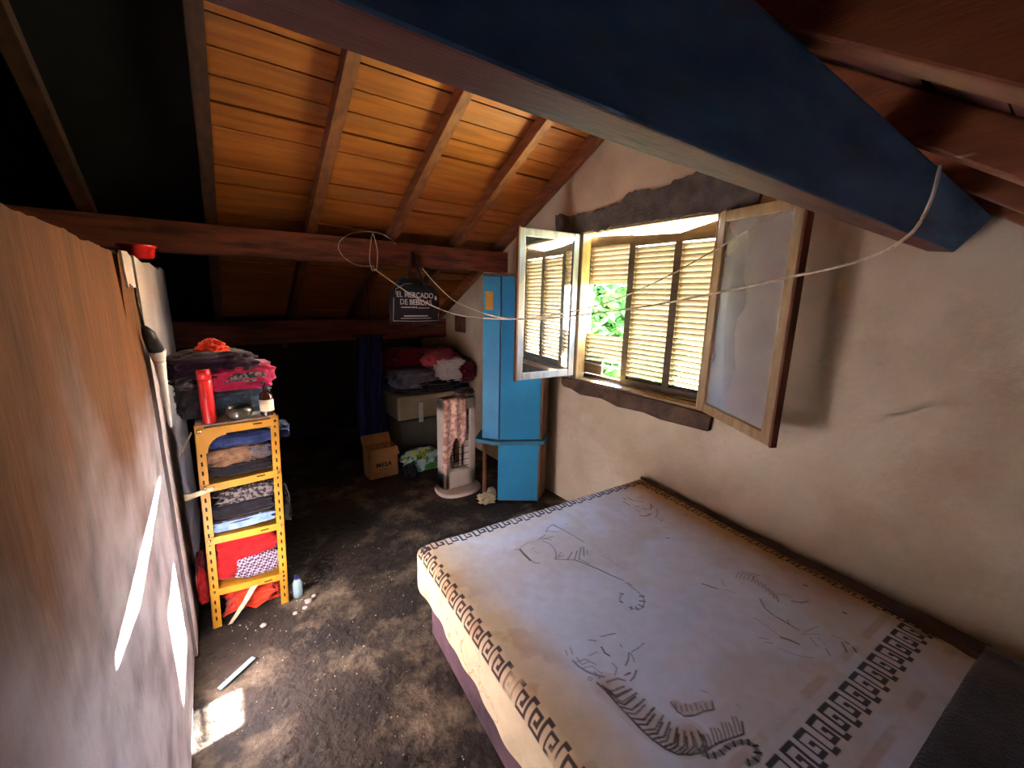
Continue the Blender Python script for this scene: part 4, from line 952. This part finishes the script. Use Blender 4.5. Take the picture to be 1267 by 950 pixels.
m = mat('bag_print', (168, 196, 190), (60, 130, 50), scale=9, rough=.3, lo=.5, hi=.53, c3=(205, 205, 80), s3=7, t3=(.6, .63)); M['bag_print'] = m
g = G(); lump(g, (1.47, 3.40, .004), .15, .09, .20, amp=.4, fs=10, seed=70, e=.6); tag(g.build('plastic_bag', 'bag_print', None), 'crumpled pale green and white plastic bag left of the heater', 'bag')
g = G(); lump(g, (1.31, 3.30, .004), .05, .06, .12, amp=.25, seed=71, e=.7); tag(g.build('plastic_bag', 'black_bag', None), 'dark bag slumped between the carton and the green bag', 'bag')
g = G(); lump(g, (1.625, 2.53, .003), .055, .045, .075, amp=.5, fs=12, seed=72, e=.7); tag(g.build('crumpled_cloth', 'c_cream', None), 'crumpled cream cloth at the cabinet foot', 'cloth')
g = G(); lump(g, (1.70, 2.575, .003), .03, .03, .09, amp=.3, fs=12, seed=73, e=.7); tag(g.build('crumpled_paper', 'c_pale', None), 'small pale paper ball under the cabinet ledge', 'paper')
def hang(u, v):
    return (1.02+.24*u-.02*math.sin(v*3), 3.70+.03*math.sin(u*14+2*v)+.02*nz((u, v, 0), 4), 1.23-.98*v)
g = G(); g.sheet(hang, 30, 24); tag(g.build('hanging_cloth', 'c_navy', None, solid=.004), 'dark blue cloth hanging in the unlit corner', 'cloth')
g = G().tube([(.98, 3.70, 1.235), (1.30, 3.70, 1.235)], .006); g.tube([(1.14, 3.70, 1.235), (1.14, 3.72, zf(3.72)+.01)], .003)
tag(g.build('hanger_rod', 'black_plastic', None), 'thin rod the dark blue cloth hangs from', 'rod')
# small dark picture on the window wall by the corner
pc = thing('wall_picture', (XW, 3.96, 1.3), 'small dark square picture on the wall left of the cabinet', 'picture')
g = G().box(XW-.010, XW, 3.85, 4.07, 1.21, 1.385); g.build('panel', 'wood_dark', pc)
for y, z0, z1 in ((4.02, 1.24, 1.35), (3.97, 1.25, 1.36), (3.91, 1.25, 1.34)):
    g = G().box(XW-.012, XW-.0102, y-.012, y+.012, z0, z1); g.build('figure', 'c_tan', pc)

# ------------------------------------------------------------------ black shopping bag hanging from the beam
sb = thing('shopping_bag', (1.30, 3.05, 1.39), 'black shopping bag with white lettering hanging from the roof beam', 'bag')
Yb = 3.045
def bagf(u, v):
    z = 1.385+.31*v; top = max(0, v-.62)/.38
    hw = .198*(1-.42*top**1.3)
    return (1.293+.0*v+(2*u-1)*hw+.015*top, Yb-.012*math.sin(PI*u)+.010*nz((u, v, 0), 4)*(1+2*top), z+.006*nz((u*2, v, 3), 2)-.03*(2*u-1)*top)
g = G(); g.sheet(bagf, 26, 20); g.build('front', 'black_bag', sb, solid=.004)
def bagb(u, v):
    p = bagf(u, v); return (p[0], p[1]+.02+.02*math.sin(PI*u), p[2])
g = G(); g.sheet(bagb, 18, 14); g.build('back', 'black_bag', sb, solid=.004)
for dx in (-.05, .06):
    g = G(); g.tube([(1.30+dx, Yb, 1.66), (1.292+dx*.6, Yb+.012, 1.78), (1.285+dx*.2, Yb+.03, 1.905)], [.018, .012, .006], 6); g.build('handle', 'black_bag', sb)
g = G(); g.lathe((1.285, 3.098, 1.905), [(.004, -.03), (.004, .012), (.007, .014)], 8, tilt=Matrix.Rotation(PI/2, 3, 'X')); g.build('hook_nail', 'black_plastic', sb)
Yt = Yb-.022
lettering('EL MERCADO', .056, (1.285, Yt, 1.574), (1, 0, -.03), (0, 0, 1), 'white_print', sb, bold=.0012, wide=.87)
lettering('DE BEBIDAS', .056, (1.290, Yt, 1.520), (1, 0, -.03), (0, 0, 1), 'white_print', sb, bold=.0012, wide=.87)
for z, x0, x1, h in ((1.498, 1.17, 1.26, .007), (1.496, 1.262, 1.276, .011), (1.495, 1.282, 1.296, .011), (1.494, 1.302, 1.40, .005), (1.432, 1.19, 1.385, .009), (1.417, 1.165, 1.41, .005)):
    g = G().box(x0, x1, Yt, Yt+.001, z, z+h); g.build('print_line', 'white_print', sb)
g = G().tube([(x, Yt+.004, z) for x, z in [(1.30, 1.678), (1.205, 1.672), (1.135, 1.632), (1.134, 1.60)]], .0022, 4); g.build('print_outline', 'white_print', sb)
g = G().tube([(x, Yt+.004, z) for x, z in [(1.118, 1.57), (1.108, 1.402), (1.29, 1.396), (1.476, 1.398), (1.474, 1.45)]], .0022, 4); g.build('print_outline', 'white_print', sb)
g = G().lathe((1.456, Yt+.008, 1.555), [(.004, 0), (.012, .012), (.004, .034)], 8, sy=.1); g.build('print_mark', 'white_print', sb)

# ------------------------------------------------------------------ clothes lines
def smooth(P, n=6):
    P = [Vector(p) for p in P]; out = []
    for i in range(len(P)-1):
        a, b, c, d = P[max(i-1, 0)], P[i], P[i+1], P[min(i+2, len(P)-1)]
        for k in range(n):
            t = k/n; out.append(.5*((2*b)+(c-a)*t+(2*a-5*b+4*c-d)*t*t+(3*b-a-3*c+d)*t**3))
    return out+[P[-1]]
R1 = [(0.989, 3.061, 1.773), (1.084, 2.883, 1.662), (1.182, 2.7, 1.562), (1.306, 2.469, 1.479), (1.421, 2.253, 1.458), (1.553, 2.005, 1.469), (1.685, 1.759, 1.518), (1.802, 1.539, 1.592), (1.915, 1.327, 1.704), (2.015, 1.14, 1.83), (2.09, 0.999, 1.93), (2.149, 0.89, 2.007), (2.185, .83, 2.06)]
R2 = [(1.374, 3.085, 1.80), (1.374, 3.05, 1.775), (1.367, 2.831, 1.671), (1.358, 2.508, 1.552), (1.344, 2.042, 1.484), (1.334, 1.722, 1.484), (1.327, 1.465, 1.506), (1.319, 1.208, 1.54), (1.312, 0.966, 1.574), (1.304, 0.721, 1.62), (1.299, 0.536, 1.659), (1.296, 0.459, 1.676), (1.294, 0.374, 1.695), (1.292, 0.315, 1.717), (1.291, 0.283, 1.741), (1.29, 0.261, 1.77), (1.29, 0.247, 1.827), (1.29, 0.245, 1.891)]
CO = [(1.173, 1.956), (1.085, 2.009), (.971, 2.02), (.859, 1.998), (.787, 1.949), (.769, 1.9), (.792, 1.849), (.848, 1.804), (.914, 1.786), (.999, 1.791)]
C2 = [(1.02, 1.764), (1.028, 1.832), (1.03, 1.91), (1.004, 2.012), (.983, 1.923), (.973, 1.828), (.987, 1.762), (1.02, 1.764)]
rp1 = thing('clothes_line', (.99, 3.06, 1.773), 'cord knotted round the roof beam in a loose loop and strung to the window', 'cord')
g = G(); g.tube(smooth(R1), .0040, 6); g.build('line', 'rope', rp1)
g = G(); g.tube(smooth([(x, 3.090-.012*math.sin(i*.9), z) for i, (x, z) in enumerate(CO)]), .003, 6); g.build('loop', 'rope', rp1)
g = G(); g.tube(smooth([(x, 3.086, z) for x, z in C2]), .0036, 6); g.build('knot', 'rope', rp1)
g = G(); g.tube(smooth(R2), .0038, 6); tag(g.build('clothes_line', 'rope'), 'cord sagging from behind the black bag to the nearest overhead beam', 'cord')

# ------------------------------------------------------------------ on the partition
pot = thing('red_bowl', (-.205, 2.30, 1.716), 'red plastic bowl standing on top of the white board', 'bowl')
g = G(); g.lathe((-.203, 2.30, 1.7165), [(.040, 0), (.05, .006), (.056, .042), (.064, .046), (.064, .054), (.055, .054), (.048, .01)], 24); g.build('body', 'red_plastic', pot)
lamp = thing('pendant_bulb', (-.18, 2.07, 1.42), 'black lamp socket with a white tapering bulb on the partition', 'lamp')
g = G(); g.tube(smooth([(-.198, 1.99, 1.60), (-.196, 1.97, 1.54), (-.194, 2.0, 1.49), (-.190, 1.98, 1.455)]), .004, 6); g.build('cable', 'black_plastic', lamp)
g = G(); g.tube([(-.188, 1.965, 1.462), (-.182, 1.985, 1.44), (-.172, 2.03, 1.375)], [.010, .020, .025], 12); g.build('socket', 'black_plastic', lamp)
g = G(); g.tube(smooth([(-.170, 2.035, 1.37), (-.169, 2.04, 1.345), (-.168, 2.05, 1.31), (-.168, 2.06, 1.24), (-.168, 2.07, 1.15), (-.168, 2.075, 1.06)]), [.029-.024*(i/30)**.8 for i in range(31)], 18); g.build('bulb', 'white_plastic', lamp)
